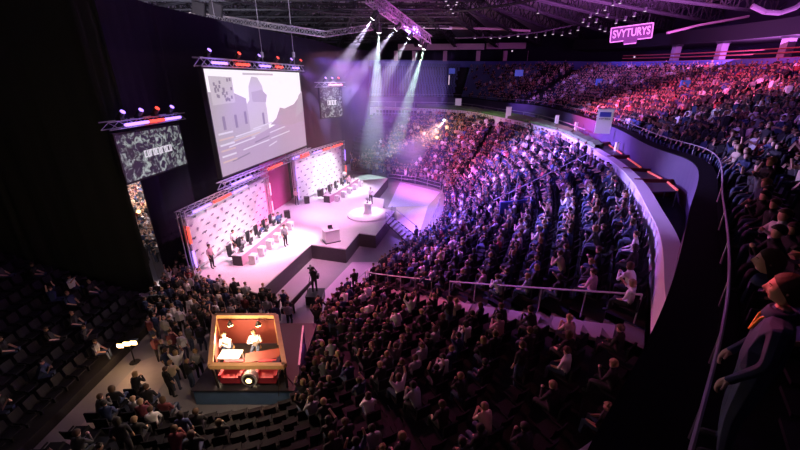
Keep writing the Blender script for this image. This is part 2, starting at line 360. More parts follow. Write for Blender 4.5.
# ------------------------------------------------------------------ stage
ZS = 1.2
st_px = [(257, 293), (311, 244.5), (345.5, 249), (359, 233), (375.5, 235), (394.5, 211), (383, 208), (384, 199), (372, 197), (388, 178), (352, 181)]
stp = [bp(u, v, ZS) for u, v in st_px]
back = [V((-8.9, 46, 0)), V((-12.4, 35, 0)), V((-14.0, 28, 0)), V((-14.2, 21.6, 0)), bp(190, 273, ZS)]
poly = [p for p in stp]+back
st = thing('stage', 'long pinkish white stage with a stepped front edge and dark skirt', 'stage')
n = len(poly); mb = MB(); mb.add([(p.x, p.y, ZS) for p in poly]+[(p.x, p.y, ZS-.08) for p in poly], [tuple(range(n)), tuple(range(2*n-1, n-1, -1))]+[(i, n+i, n+(i+1) % n, (i+1) % n) for i in range(n)]); mb.obj('deck', M['stage'], st)
for i in range(n):
    a, b = poly[i], poly[(i+1) % n]; o = MB(); d = (b-a); nr = V((d.y, -d.x, 0)).normalized()*-.05
    o.add([(a+nr).xyz[:2]+(0,), (b+nr)[:2]+(0,), (b+nr)[:2]+(ZS-.08,), (a+nr)[:2]+(ZS-.08,), a[:2]+(0,), b[:2]+(0,), b[:2]+(ZS-.08,), a[:2]+(ZS-.08,)] if False else
          [((a+nr).x, (a+nr).y, .0), ((b+nr).x, (b+nr).y, 0), ((b+nr).x, (b+nr).y, ZS-.08), ((a+nr).x, (a+nr).y, ZS-.08), (a.x, a.y, 0), (b.x, b.y, 0), (b.x, b.y, ZS-.08), (a.x, a.y, ZS-.08)], [(0, 1, 2, 3), (4, 7, 6, 5), (0, 4, 5, 1), (0, 3, 7, 4), (1, 5, 6, 2)])
    o.obj('skirt', M['stside'], st)
# steps down from the stage to the floor
ste = thing('stage_steps', 'metal steps leading off the stage front down to the floor', 'steps')
a0, a1 = bp(386, 222, ZS), bp(392, 216, ZS); b0, b1 = bp(408, 243, .1), bp(417, 236, .1)
for i in range(7):
    t0, t1 = i/7, (i+.75)/7; z = lerp(ZS-.1, .12, i/6)
    MB().slab([lerp(a0, b0, t0), lerp(a1, b1, t0), lerp(a1, b1, t1), lerp(a0, b0, t1)], z-.05, z).obj('tread', M['rail'], ste)
for p, q in ((a0, b0), (a1, b1)):
    MB().bar((p.x, p.y, ZS-.1), (q.x, q.y, .05), .05, 4).obj('stringer', M['black'], ste)
    MB().path([(p.x, p.y, ZS), (p.x, p.y, ZS+.95), (q.x, q.y, 1.0), (q.x, q.y, 0)], .03, 5).obj('handrail', M['rail'], ste)
# magenta lilac floor sheets in front of the stage
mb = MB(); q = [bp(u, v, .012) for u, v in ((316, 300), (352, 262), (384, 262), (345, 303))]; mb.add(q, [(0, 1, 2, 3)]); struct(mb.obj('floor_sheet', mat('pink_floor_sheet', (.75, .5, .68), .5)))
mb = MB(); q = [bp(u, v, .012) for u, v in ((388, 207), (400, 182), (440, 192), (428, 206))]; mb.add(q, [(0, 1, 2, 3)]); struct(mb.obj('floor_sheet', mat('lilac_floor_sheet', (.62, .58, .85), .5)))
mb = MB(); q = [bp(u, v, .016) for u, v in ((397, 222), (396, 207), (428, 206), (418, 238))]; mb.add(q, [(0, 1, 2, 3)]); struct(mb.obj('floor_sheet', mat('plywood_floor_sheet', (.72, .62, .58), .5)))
# ------------------------------------------------------------------ screens
def panel(name, label, cat, BL, BR, h0, h1, th, mface, mframe, group=None, face='screen'):
    """upright slab between plan points BL->BR (viewer sees it with BL left); h0/h1 bottom/top"""
    t = thing(name, label, cat, BL, group=group); m, L = frame_at(BL, BR); t.matrix_world = m
    H = h1-h0; fr = MB(); w = .12
    for c, d in (((L/2, th/2, -w/2), (L+2*w, th, w)), ((L/2, th/2, H+w/2), (L+2*w, th, w)), ((-w/2, th/2, H/2), (w, th, H)), ((L+w/2, th/2, H/2), (w, th, H))): fr.box(c, d)
    fr.box((L/2, th-.03, H/2), (L, .06, H)); fr.obj('frame', mframe, t)
    f = MB().box((L/2, th/2-.05, H/2), (L, .1, H)).obj(face, mface, t)
    return t, m, L, H
pic = [emat('picture_sky', (.92, .86, .93), 1.1), emat('picture_wall', (.56, .46, .56), .85), emat('picture_wall_light', (.66, .56, .66), .9), emat('picture_dark', (.34, .26, .38), .8), emat('picture_ground', (.52, .38, .54), .9),
       emat('picture_line', (.72, .52, .50), .9), emat('picture_pale', (.74, .66, .78), 1.0), emat('picture_hill', (.56, .42, .55), .8)]
A = bp(223, 177, t=26.6); B = bp(306.5, 145.5, t=39.6); B.z = A.z
bs, m, L, H = panel('big_screen', 'huge bright projection screen showing pale buildings above the stage', 'screen', A, B, 0, 7.25, .35, pic[0], M['black'])
ns = MB()
def pp(pts, mi, y=-.02): ns.add([(x*L, y, z*H) for x, z in pts], [tuple(range(len(pts)))], mi)
y0 = -.012
pp([(0, 0), (1, 0), (1, .36), (.8, .42), (.62, .40), (.5, .36), (0, .3)], 4, -.010)
pp([(.0, .3), (.30, .34), (.30, .72), (.2, .78), (0, .80)], 1, -.012)                # left block
pp([(.30, .30), (.50, .36), (.50, .60), (.48, .84), (.44, .93), (.38, .94), (.34, .84), (.33, .70), (.30, .66)], 2, -.014)  # tower
pp([(.36, .68), (.50, .66), (.52, .74), (.47, .80), (.36, .78)], 1, -.016)
pp([(.52, .40), (.60, .46), (.66, .58), (.72, .56), (.86, .60), (.92, .66), (1, .72), (1, .36), (.8, .34)], 7, -.013)
pp([(.86, .42), (1, .50), (1, .76), (.94, .70), (.9, .58)], 1, -.015)
for x, z in ((.17, .44), (.26, .46), (.44, .42), (.07, .44)): pp([(x, z), (x+.022, z), (x+.022, z+.13), (x, z+.13)], 3, -.018)
pp([(.02, .68), (.2, .69), (.2, .93), (.02, .94)], 2, -.016)
for i in range(22):
    x, z = random.uniform(.03, .18), random.uniform(.70, .91); pp([(x, z), (x+.014, z), (x+.014, z+.03), (x, z+.03)], 3, -.020)
for i in range(11):
    x, z, w = random.uniform(.02, .6), random.uniform(.08, .44), random.uniform(.08, .3); pp([(x, z), (x+w, z+.03), (x+w, z+.045), (x, z+.014)], random.choice((5, 6, 2, 3)), -.019-.0007*i)
for i in range(6):
    x, z = .02, .40-i*.055; pp([(x, z), (x+.12, z+.004), (x+.12, z+.022), (x, z+.018)], (6, 5)[i % 2], -.029)
pp([(.3, .955), (.62, .955), (.62, .975), (.3, .975)], 2, -.018)
o = ns.obj('picture', pic, bs)
def led(parent, x0, x1, y, z, mt, r=.07): MB().bar((x0, y, z), (x1, y, z), r, 6).obj('led_bar', LED[mt], parent)
def rig(name, label, m, L, z, leds, heads, h=.5, r=.05):
    """lattice truss with led bars and moving lamp heads, in the frame m"""
    t = thing(name, label, 'truss'); t.matrix_world = m
    mb = MB(); cs = [(-.25, z), (.25, z), (.25, z+h), (-.25, z+h)]; n = int(L/.6)
    for y, zz in cs: mb.bar((-.5, y, zz), (L+.5, y, zz), r, 5)
    for i in range(n):
        x0, x1 = lerp(-.5, L+.5, i/n), lerp(-.5, L+.5, (i+1)/n)
        for j in range(4):
            c, d = cs[j], cs[(j+1) % 4]; mb.bar((x0, *c), (x1, *d), r*.55, 4, caps=False)
    mb.obj('lattice', M['steel'], t)
    for x0, x1, c in leds: led(t, x0*L, x1*L, -.42, z+h*.45, c, .09)
    for x, c in heads:
        hd = MB().box((x*L, -.1, z+h+.12), (.3, .3, .2)).bar((x*L, -.1, z+h+.2), (x*L, -.35, z+h+.45), .16, 8).obj('lamp_head', M['black'], t)
        MB().bar((x*L, -.36, z+h+.46), (x*L, -.40, z+h+.50), .13, 8).obj('lens', LED[c], hd)
    return t
rig('screen_truss', 'lit lattice truss along the top edge of the big screen', m, L, H+.15, [(.03, .14, 'violet'), (.22, .33, 'red'), (.44, .55, 'violet'), (.62, .7, 'red'), (.84, .93, 'violet')], [(.03, 'violet'), (.26, 'red'), (.45, 'violet'), (.66, 'red'), (.84, 'violet'), (.98, 'red')])
rig('screen_truss', 'lit lattice truss hanging under the bottom edge of the big screen', m, L, -.85, [(.02, .2, 'violet'), (.38, .55, 'red'), (.7, .8, 'violet'), (.84, .96, 'red')], [])
for u, v, uu in ((223, 52, 223), (264, 30, 264), (295, 28, 295)):
    a = bp(u, 69, t=31); tag(MB().bar(a, (a.x, a.y, 21.5), .025, 4).bar((a.x, a.y, a.z+.9), (a.x, a.y, a.z+1.3), .12, 6).obj('hoist_chain', M['rail']), 'thin hoist chain holding up the big screen truss', 'chain', 'hoist chains above the big screen')
# leafy crowd picture on the side screens
def crowd_pic(name):
    m_ = bpy.data.materials.new(name); m_.use_nodes = True; nt = m_.node_tree; b = nt.nodes['Principled BSDF']
    tc = nt.nodes.new('ShaderNodeTexCoord'); n = nt.nodes.new('ShaderNodeTexNoise'); n.inputs['Scale'].default_value = 2.6; n.inputs['Detail'].default_value = 5; n.inputs['Distortion'].default_value = 1.5
    cr = nt.nodes.new('ShaderNodeValToRGB'); cr.color_ramp.elements[0].position = .48; cr.color_ramp.elements[0].color = (.035, .02, .05, 1); cr.color_ramp.elements[1].position = .68; cr.color_ramp.elements[1].color = (.55, .62, .60, 1)
    nt.links.new(tc.outputs['Object'], n.inputs['Vector']); nt.links.new(n.outputs['Fac'], cr.inputs[0]); nt.links.new(cr.outputs[0], b.inputs['Emission Color']); b.inputs['Emission Strength'].default_value = .75
    b.inputs['Base Color'].default_value = (.02, .02, .02, 1); return m_
cp = crowd_pic('crowd_picture')
def glyphs(parent, x0, x1, z0, z1, n, y, mt):
    mb = MB(); w = (x1-x0)/n
    for i in range(n):
        x = x0+i*w; k = i % 4; s = w*.28
        mb.box((x+s/2, y, (z0+z1)/2), (s, .02, z1-z0))
        if k != 1: mb.box((x+w*.4, y, z1-s/2), (w*.75, .02, s))
        if k != 2: mb.box((x+w*.4, y, z0+s/2), (w*.75, .02, s))
        if k == 3 or k == 1: mb.box((x+w*.68, y, (z0+z1)/2), (s, .02, z1-z0))
    return mb.obj('lettering', mt, parent)
A = bp(128, 183, t=21.0); B = bp(187, 163, t=26.0); B.z = A.z
s2, m, L, H = panel('side_screen', 'hanging screen with a white caption beside the left drape', 'screen', A, B, 0, 2.65, .2, cp, M['black'])
glyphs(s2, L*.32, L*.78, H*.42, H*.58, 10, -.03, LED['ribbon'] if False else pic[6])
rig('screen_truss', 'violet and red lit truss above the side screen at the left', m, L, H+.35, [(.08, .40, 'violet'), (.42, .66, 'red'), (.68, .95, 'violet')], [(.1, 'violet'), (.35, 'violet'), (.6, 'red'), (.85, 'violet')], h=.4, r=.03)
A = bp(322, 118, t=43); B = bp(342.5, 116, t=45.5); B.z = A.z
s3, m, L, H = panel('side_screen', 'small distant hanging screen right of the big screen', 'screen', A, B, 0, 3.3, .2, cp, M['black'])
glyphs(s3, L*.3, L*.75, H*.42, H*.58, 7, -.03, pic[0])
rig('screen_truss', 'small distant truss with a pink light bar over the small screen', m, L, H+.1, [(.3, .95, 'pinkled')], [(.2, 'violet'), (.5, 'violet'), (.8, 'red')], h=.5, r=.03)
# backdrops
for bi, (pl, pr, tl, tr, lbl) in enumerate((((197, 268), (269, 217), (178, 219), (267, 178), 'left'), ((299, 201), (343, 179), (294, 160), (341, 146), 'right'))):
    A = bp(*pl, 1.45); B = bp(*pr, 1.45)
    def ztop(P, v):
        lo, hi = 1.5, 12
        for _ in range(40):
            mid = (lo+hi)/2
            if proj((P.x, P.y, mid))[1] > v: lo = mid
            else: hi = mid
        return lo
    h = ((ztop(A, tl[1]+1)+ztop(B, tr[1]))/2)-1.45
    t, m, L, H = panel('sponsor_backdrop', 'white sponsor wall with rows of small dark logos, %s player desk' % ('behind the nearer' if bi == 0 else 'behind the farther'), 'backdrop', A, B, 0, h, .3, M['white'], M['steel'], 'sponsor walls on the stage', face='board')
    lg = MB(); nc, nr = (9, 8) if bi == 0 else (8, 8)
    for r in range(nr):
        for c in range(nc):
            x = L*(c+.5+(.25 if r % 2 else -.2))/nc; z = H*(r+.55)/nr; w = L/nc*random.uniform(.22, .42)
            if (c+r*2) % 5 == 0: lg.add([(x-w*.4, -.01, z+.09), (x, -.01, z-.14), (x+w*.4, -.01, z+.09), (x+w*.15, -.01, z+.14), (x-w*.15, -.01, z+.14)], [(0, 1, 2, 3, 4)], 1)
            else:
                for q in range(4): lg.box((x-w/2+w*q/3.5, -.01, z+.03*(q % 2)), (w*.2, .01, .07+.03*(q % 3)), mi=0 if (c*3+r) % 3 else 1)
    lg.obj('logos', [M['logo'], M['logo2']], t); t.children[-1]['kind'] = 'stuff' if False else 'thing'
    del t.children[-1]['kind']
    rig('backdrop_truss', 'lit truss with coloured tubes on top of the %s sponsor wall' % ('nearer' if bi == 0 else 'farther'), m, L, H+.15, [(.03, .2, 'violet'), (.24, .44, 'red'), (.47, .66, 'violet')] if bi == 0 else [(.05, .2, 'red'), (.3, .45, 'violet'), (.5, .65, 'red'), (.72, .95, 'red')], [], h=.4, r=.035)
    for sx, cols in ((-.35, ('violet', 'red') if bi == 0 else ('violet', 'violet')), (L+.35, ('pinkled', 'pinkled') if bi == 0 else ('red', 'violet'))):
        tw = thing('truss_tower', 'upright lattice tower with light tubes at the %s end of the %s sponsor wall' % ('left' if sx < 0 else 'right', 'nearer' if bi == 0 else 'farther'), 'truss'); tw.matrix_world = m
        mb = MB()
        for x in (-.15, .15):
            for y in (-.15, .15): mb.bar((sx+x, y, -.25), (sx+x, y, H+.6), .03, 4)
        for i in range(9): mb.bar((sx-.15, -.15, i*H/9), (sx+.15, -.15, (i+1)*H/9), .02, 4); mb.bar((sx+.15, .15, i*H/9), (sx-.15, -.15, (i+1)*H/9), .02, 4)
        mb.obj('lattice', M['steel'], tw)
        for i, c in enumerate(cols):
            MB().bar((sx, -.3, H*(.08+.48*i)), (sx, -.3, H*(.40+.48*i)), .055 if (bi or sx > 0) else .08, 6).obj('light_tube', LED[c], tw)
# side cloth between the sponsor walls, rose light put into its colour
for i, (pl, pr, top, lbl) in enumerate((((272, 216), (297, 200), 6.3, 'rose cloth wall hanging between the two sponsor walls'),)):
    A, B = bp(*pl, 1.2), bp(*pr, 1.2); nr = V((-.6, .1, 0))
    drape([(A+nr).xy, (B+nr).xy], 1.2, 7.2, 'side_cloth', M['roselit'], lbl, fold=.05)
# ------------------------------------------------------------------ people
# skeleton: name -> (x,y,z,r); person faces +y, feet near z=0
def pose(kind):
    J = {}; sit = kind.startswith('sit'); hz = .52 if sit else .95
    lean = {'sit_lap': .04, 'sit_lean': .22, 'sit_clap': .06, 'sit_phone': 0, 'sit_up': .02, 'sit_back': -.1, 'sit_turn': .05, 'stand': 0, 'stand_up': -.02, 'stand_clap': .02, 'stand_cross': 0, 'stand_camera': .06}[kind]
    J['hip'] = (0, 0, hz, .15); J['waist'] = (0, lean*.45, hz+.18, .135); J['chest'] = (0, lean*.85, hz+.36, .165); J['neckb'] = (0, lean, hz+.50, .085); J['neck'] = (0, lean+.015, hz+.56, .055)
    J['jaw'] = (0, lean+.045, hz+.63, .075); J['skull'] = (0, lean+.03, hz+.71, .098); J['crown'] = (0, lean+.02, hz+.78, .07)
    for s, n in ((-1, 'l'), (1, 'r')):
        J['sh'+n] = (s*.19, lean, hz+.45, .068)
        J['hp'+n] = (s*.09, 0, hz-.02, .11)
        if sit:
            J['kn'+n] = (s*.13, .44, .50, .07); J['an'+n] = (s*.12, .46, .09, .048); J['to'+n] = (s*.13, .62, .05, .042)
        else:
            J['kn'+n] = (s*.11, .03, .50, .07); J['an'+n] = (s*.12, -.01, .09, .05); J['to'+n] = (s*.13, .16, .05, .045)
    def arm(n, s, el, ha):
        J['el'+n] = (*el, .046); J['wr'+n] = (*ha, .034); d = V(ha)-V(el); d.normalize(); h = V(ha)+d*.10; J['ha'+n] = (*h, .038)
    for s, n in ((-1, 'l'), (1, 'r')):
        y = lean
        if kind in ('sit_lap', 'sit_back', 'sit_turn'): arm(n, s, (s*.25, y+.06, hz+.20), (s*.14, y+.28, hz+.07))
        elif kind == 'sit_lean': arm(n, s, (s*.20, y+.17, hz+.17), (s*.05, y+.26, hz+.36))
        elif kind in ('sit_clap', 'stand_clap'): arm(n, s, (s*.27, y+.10, hz+.24), (s*.05, y+.28, hz+.38))
        elif kind in ('sit_up', 'stand_up'): arm(n, s, (s*.30, y+.06, hz+.66), (s*.24, y+.04, hz+.90))
        elif kind == 'sit_phone':
            if s > 0: arm(n, s, (s*.26, y+.20, hz+.42), (s*.14, y+.36, hz+.62))
            else: arm(n, s, (s*.25, y+.06, hz+.20), (s*.12, y+.26, hz+.06))
        elif kind == 'stand': arm(n, s, (s*.26, y-.02, hz+.20), (s*.24, y+.08, hz-.04))
        elif kind == 'stand_cross': arm(n, s, (s*.26, y+.08, hz+.20), (-s*.04, y+.20, hz+.26))
        elif kind == 'stand_camera': arm(n, s, (s*.24, y+.20, hz+.32), (s*.10, y+.38, hz+.50))
    E = [('hip', 'waist', 0), ('waist', 'chest', 0), ('chest', 'neckb', 0), ('neckb', 'neck', 1), ('neck', 'jaw', 1), ('jaw', 'skull', 1), ('skull', 'crown', 1)]
    for n in 'lr': E += [('chest', 'sh'+n, 0), ('sh'+n, 'el'+n, 0), ('el'+n, 'wr'+n, 1 if kind in ('sit_up', 'sit_phone', 'sit_lap', 'stand_up', 'stand') else 0), ('wr'+n, 'ha'+n, 1), ('hip', 'hp'+n, 2), ('hp'+n, 'kn'+n, 2), ('kn'+n, 'an'+n, 2), ('an'+n, 'to'+n, 3)]
    return J, E
def skin_mesh(J, E, name, sub=1, fingers=False):
    names = list(J); me = bpy.data.meshes.new(name); me.from_pydata([J[n][:3] for n in names], [(names.index(a), names.index(b)) for a, b, _ in E], [])
    o = bpy.data.objects.new(name, me); C.objects.link(o); md = o.modifiers.new('s', 'SKIN'); md.use_smooth_shade = True
    for i, n in enumerate(names):
        sv = me.skin_vertices[0].data[i]; sv.radius = (J[n][3],)*2; sv.use_root = (n == 'hip')
    if sub: m2 = o.modifiers.new('u', 'SUBSURF'); m2.levels = m2.render_levels = sub
    dg = bpy.context.evaluated_depsgraph_get(); out = bpy.data.meshes.new_from_object(o.evaluated_get(dg)); out.name = name
    bpy.data.objects.remove(o)
    segs = [(V(J[a][:3]), V(J[b][:3]), (J[a][3]+J[b][3])/2, mi) for a, b, mi in E]
    for p in out.polygons:
        c = p.center; best = 9; bm_ = 0
        for a, b, r, mi in segs:
            d = b-a; t = max(0, min(1, (c-a).dot(d)/max(d.length_squared, 1e-9))); e = (c-(a+d*t)).length-r
            if e < best: best, bm_ = e, mi
        p.material_index = bm_; p.use_smooth = True
    return out
def hair_mesh(J, long=False):
    mb = MB(); c = V(J['skull'][:3]); r = .112; n = 10; pr = []
    rows = 5
    for i in range(rows+1):
        th = (PI*.56)*i/rows
        for k in range(n):
            ph = 2*PI*k/n; y = math.sin(ph)*math.sin(th)
            zz = math.cos(th); dz = 0
            if y > .35 and i > 3: zz = max(zz, .25)     # fringe stays above the eyes
            ext = -.10 if (long and y < .2 and i == rows) else (-.03 if (y < 0 and i == rows) else 0)
            pr.append((c.x+r*math.cos(ph)*math.sin(th), c.y+r*y*1.02-.008, c.z+r*zz+ext+.01))
    fs = [(i*n+k, i*n+(k+1) % n, (i+1)*n+(k+1) % n, (i+1)*n+k) for i in range(rows) for k in range(n)]
    mb.add(pr, [tuple(reversed(f)) for f in fs]); return mb.mesh('hair', M['hairk'], True)
KINDS = ['sit_lap', 'sit_lean', 'sit_clap', 'sit_phone', 'sit_up', 'sit_back', 'sit_turn', 'stand', 'stand_up', 'stand_clap', 'stand_cross', 'stand_camera']
BODY, HAIR, HAIRL = {}, {}, {}
for k in KINDS:
    J, E = pose(k); me = skin_mesh(J, E, 'person_body')
    for m_ in (M['shirt_black'], M['skin'], M['jeans'], M['shoe']): me.materials.append(m_)
    BODY[k] = me; HAIR[k] = hair_mesh(J); HAIRL[k] = hair_mesh(J, True)
def setmat(o, i, m_): o.material_slots[i].link = 'OBJECT'; o.material_slots[i].material = m_
POSEW = {'sit_lap': 'hands on lap', 'sit_lean': 'leaning forward', 'sit_clap': 'clapping', 'sit_phone': 'one arm lifted', 'sit_up': 'both arms raised', 'sit_back': 'leaning back', 'sit_turn': 'hands on knees', 'stand': 'standing', 'stand_up': 'standing with arms up', 'stand_clap': 'standing and clapping', 'stand_cross': 'standing arms folded', 'stand_camera': 'standing with hands raised in front'}
def person(kind, loc, rz, shirt, label, group=None, hair='hairk', skin='skin', trous='jeans', long=False, sc=1):
    o = link('person', BODY[kind], None, loc, rz); o.scale = (sc,)*3
    setmat(o, 0, M['shirt_'+shirt]); setmat(o, 1, M[skin]); setmat(o, 2, M[trous])
    h = link('hair', (HAIRL if long else HAIR)[kind], o); setmat(h, 0, M[hair])
    return tag(o, label, 'person', group)
def face_to(p, q): return math.atan2(q[1]-p[1], q[0]-p[0])-PI/2
# low person for the uncountable rest
def low_person(kind):
    J, E = pose(kind); mb = MB(); P = lambda n: V(J[n][:3])
    def tube(ns, rs, k, mi):
        vs = []
        for i, (n, r) in enumerate(zip(ns, rs)):
            d = (P(ns[min(i+1, len(ns)-1)])-P(ns[max(i-1, 0)])).normalized(); q = d.to_track_quat('Z', 'Y')
            for j in range(k): t = 2*PI*(j+.5)/k; vs.append(P(n)+q @ V((math.cos(t)*r[0], math.sin(t)*r[1], 0)))
        L_ = len(ns); fs = [(i*k+j, i*k+(j+1) % k, (i+1)*k+(j+1) % k, (i+1)*k+j) for i in range(L_-1) for j in range(k)]
        fs += [tuple(range(k-1, -1, -1)), tuple(range((L_-1)*k, L_*k))]; mb.add(vs, fs, mi)
    tube(['hip', 'chest', 'neckb'], [(.19, .15), (.24, .16), (.10, .1)], 5, 0)
    tube(['neck', 'jaw', 'skull', 'crown'], [(.05, .05), (.085, .09), (.10, .105), (.05, .05)], 5, 1)
    for i in range(len(mb.f)-7, len(mb.f)): 
        if mb.f[i] and min(mb.v[j][2] for j in mb.f[i]) > J['jaw'][2]+.02: mb.m[i] = 3
    for n in 'lr':
        mb_start = len(mb.f); tube(['sh'+n, 'el'+n, 'ha'+n], [(.07, .07), (.05, .05), (.035, .035)], 3, 0)
        for i in range(mb_start+3, mb_start+6): mb.m[i] = 1
        tube(['hp'+n, 'kn'+n, 'an'+n], [(.1, .1), (.07, .07), (.05, .05)], 3, 2)
    return np.array(mb.v), mb.f, mb.m
LOWP = {k: low_person(k) for k in KINDS[:11]}
# ------------------------------------------------------------------ choose where everyone sits
STAGE = V((-9, 33, 0)); BOOTHC = V((-6.4, 15.0, 0))
spots = []  # (pos, facing, section, row, kparam)
def rows_of(fn, secs, P, Q, kind, pitch):
    for si, (a, b, R_) in enumerate(secs):
        for r in range(R_):
            s = (r+.5)/R_; k = a+.02; last = fn(k, s); acc = 0; kk = k
            while kk < b-.02:
                kk += .004; p = fn(kk, s); acc += (p-last).length; last = p
                if acc >= pitch: acc = 0; spots.append((p.copy(), kind, si, r, kk, outdir(P, Q, kk)))
rows_of(low, LOWSEC, IN, OUT, 'low', .56)
rows_of(upp, UPSEC, UIN, UOUT, 'up', .60)
UPEMPTY = lambda p, k: proj(p)[0] < 478+random.uniform(-25, 60) and k < 2.6
people = []; seats = []
ROWN = ['first', 'second', 'third', 'fourth', 'fifth', 'sixth', 'seventh', 'eighth', 'ninth', 'tenth', 'eleventh', 'twelfth', 'thirteenth', 'fourteenth', 'fifteenth', 'sixteenth', 'seventeenth', 'eighteenth']
shirts = ['black']*15+['navy']*4+['dark grey']*5+['grey']*3+['white']*4+['red', 'maroon', 'blue', 'pink', 'beige']
shirts_up = shirts+['black']*22+['navy']*4
def pick(stand=False):
    if stand: return random.choices(['stand', 'stand_clap', 'stand_up', 'stand_cross'], [5, 2, 1, 2])[0]
    return random.choices(['sit_lap', 'sit_lean', 'sit_clap', 'sit_phone', 'sit_up', 'sit_back', 'sit_turn'], [5, 4, 3, 1.5, .8, 2, 3])[0]
def inframe(p, mgn=8):
    u, v, z = proj(p); return z > .5 and -mgn < u < 800+mgn and -mgn < v < 450+mgn
for p, kind, si, r, k, od in spots:
    if not inframe(p+V((0, 0, .6)), 60): continue
    if kind == 'low' and p.y > 50 and p.x < (-9.0 if p.y < 59 else -9.0+(p.y-59)*.55)+.5: continue
    u, v, _ = proj(p)
    rz = math.atan2(-od.y, -od.x)-PI/2
    seats.append((p-od*-.05, rz, kind, si, r, k))
    occ = .9
    if kind == 'low' and k > 12.9: occ = .12 if (205 < u < 335) else .45
    if kind == 'low' and k > 9 and v > 395: occ = min(occ, .62)
    if kind == 'low' and k < 2.2: occ = .95 if u > 352+(168-v)*1.25 else 0
    if kind == 'up':
        if UPEMPTY(p, k): occ = .0
        elif u < 560: occ = .55
        elif k > 8: occ = .75
        if k > 8.2 and V((p.x, p.y)).length < 5.2: occ = 0
    # glass-fronted box space inside the bowl left free around lit commentator desk
    if kind == 'low' and (p-V((1.6, 53.5, p.z))).length < 2.2: occ = 0
    if random.random() < occ: people.append([p+V((random.uniform(-.05, .05), random.uniform(-.05, .05), 0)), rz+random.uniform(-.25, .25), kind, si, r, k, random.random() < (.06 if kind == 'low' else .05)])
# floor crowd standing: left of the booth, in front of the nearer sponsor wall, beside the stage front
def inpoly(x, y, P):
    c = False
    for i in range(len(P)):
        (x1, y1), (x2, y2) = P[i], P[i-1]
        if (y1 > y) != (y2 > y) and x < (x2-x1)*(y-y1)/(y2-y1)+x1: c = not c
    return c
FL = []
fa = [tuple(bp(u, v, 0).xy) for u, v in ((168, 288), (186, 272), (215, 284), (258, 305), (285, 312), (300, 330), (300, 345), (212, 345), (200, 395), (162, 400), (168, 350))]
fe = [tuple(bp(u, v, 0).xy) for u, v in ((304, 345), (312, 318), (330, 322), (334, 345), (322, 400), (305, 405))]
fb = [tuple(bp(u, v, 0).xy) for u, v in ((168, 292), (172, 350), (160, 372), (150, 350), (158, 300))]
fc = [tuple(bp(u, v, 0).xy) for u, v in ((354, 181), (392, 180), (440, 190), (398, 181), (372, 172), (350, 172))]
fd = [tuple(bp(u, v, 0).xy) for u, v in ((352, 171), (445, 190), (430, 172), (395, 165), (352, 163))]
for P, sect, pr, gap in ((fa, 'floor', .9, .62), (fb, 'floor', .9, .62), (fe, 'floor', .92, .6), (fd, 'end', .95, .6)):
    xs = [p[0] for p in P]; ys = [p[1] for p in P]; y = min(ys)
    while y < max(ys):
        x = min(xs)
        while x < max(xs):
            q = (x+random.uniform(-.15, .15), y+random.uniform(-.15, .15))
            if inpoly(*q, P) and not inpoly(*q, [(p_.x, p_.y) for p_ in poly]) and random.random() < pr and not (-9.2 < q[0] < -3.9 and 11.4 < q[1] < 16.6): people.append([V((*q, 0)), face_to(q, STAGE)+random.uniform(-.5, .5), sect, 0, 0, 0, True])
            x += gap
        y += gap
# backstage glimpse crowd through the gap
for i in range(260):
    t = random.random(); y = lerp(23.5, 51, t); cxx = -15.9*y/21.2; x = cxx+random.uniform(-.8-1.2*t, .8+1.6*t); z = 5.5*(y-22.5)/29.5
    people.append([V((x, y, z)), PI+random.uniform(-1.2, 1.2), 'back', 0, 0, 0, True])
gl = bp(139, 213, t=30); tag(MB().bar((0, 0, -6), (0, 0, 0), .04, 6).lathe((0, 0, 0), [(.08, 0), (.16, .12), (.08, .24)], 8, mi=1).obj('pole_lamp', [M['black'], LED['warmdim']], loc=gl), 'small orange lamp glimpsed through the gap between the black drapes', 'lamp')
# dark left seating beyond the walkway
def leftfn(k, s): return V((lerp(-13.9, -25, s), lerp(19.0, 5, k), lerp(.3, 4.5, s)))
mb = MB()
for r in range(12):
    for j in range(14):
        a, b = j/14, (j+1)/14; p = [leftfn(a, r/12), leftfn(b, r/12), leftfn(b, (r+1)/12), leftfn(a, (r+1)/12)]; z = leftfn(0, (r+.5)/12).z; zp = leftfn(0, max(0, r-.5)/12).z if r else 0
        mb.add([(p[0].x, p[0].y, zp), (p[1].x, p[1].y, zp), (p[1].x, p[1].y, z), (p[0].x, p[0].y, z), (p[2].x, p[2].y, z), (p[3].x, p[3].y, z)], [(0, 1, 2, 3), (3, 2, 4, 5)])
struct(mb.obj('floor_tier_left', M['step']))
for r in range(12):
    y = 5.5
    while y < 18.5:
        p = leftfn((19-y)/14, (r+.5)/12); p.z = leftfn(0, (r+.5)/12).z
        if inframe(p, 30):
            seats.append((p, -PI/2, 'left', 0, r, 0))
            if random.random() < .24: people.append([p, -PI/2+random.uniform(0, .6), 'left', 0, r, 0, False])
        y += .6
struct(MB().slab([tuple(bp(u, v, 0).xy) for u, v in ((140, 362), (165, 352), (172, 372), (100, 470), (40, 470))], 0, .02).obj('floor_walkway', mat('walkway_vinyl', (.42, .36, .36), .6, noise=.15)))
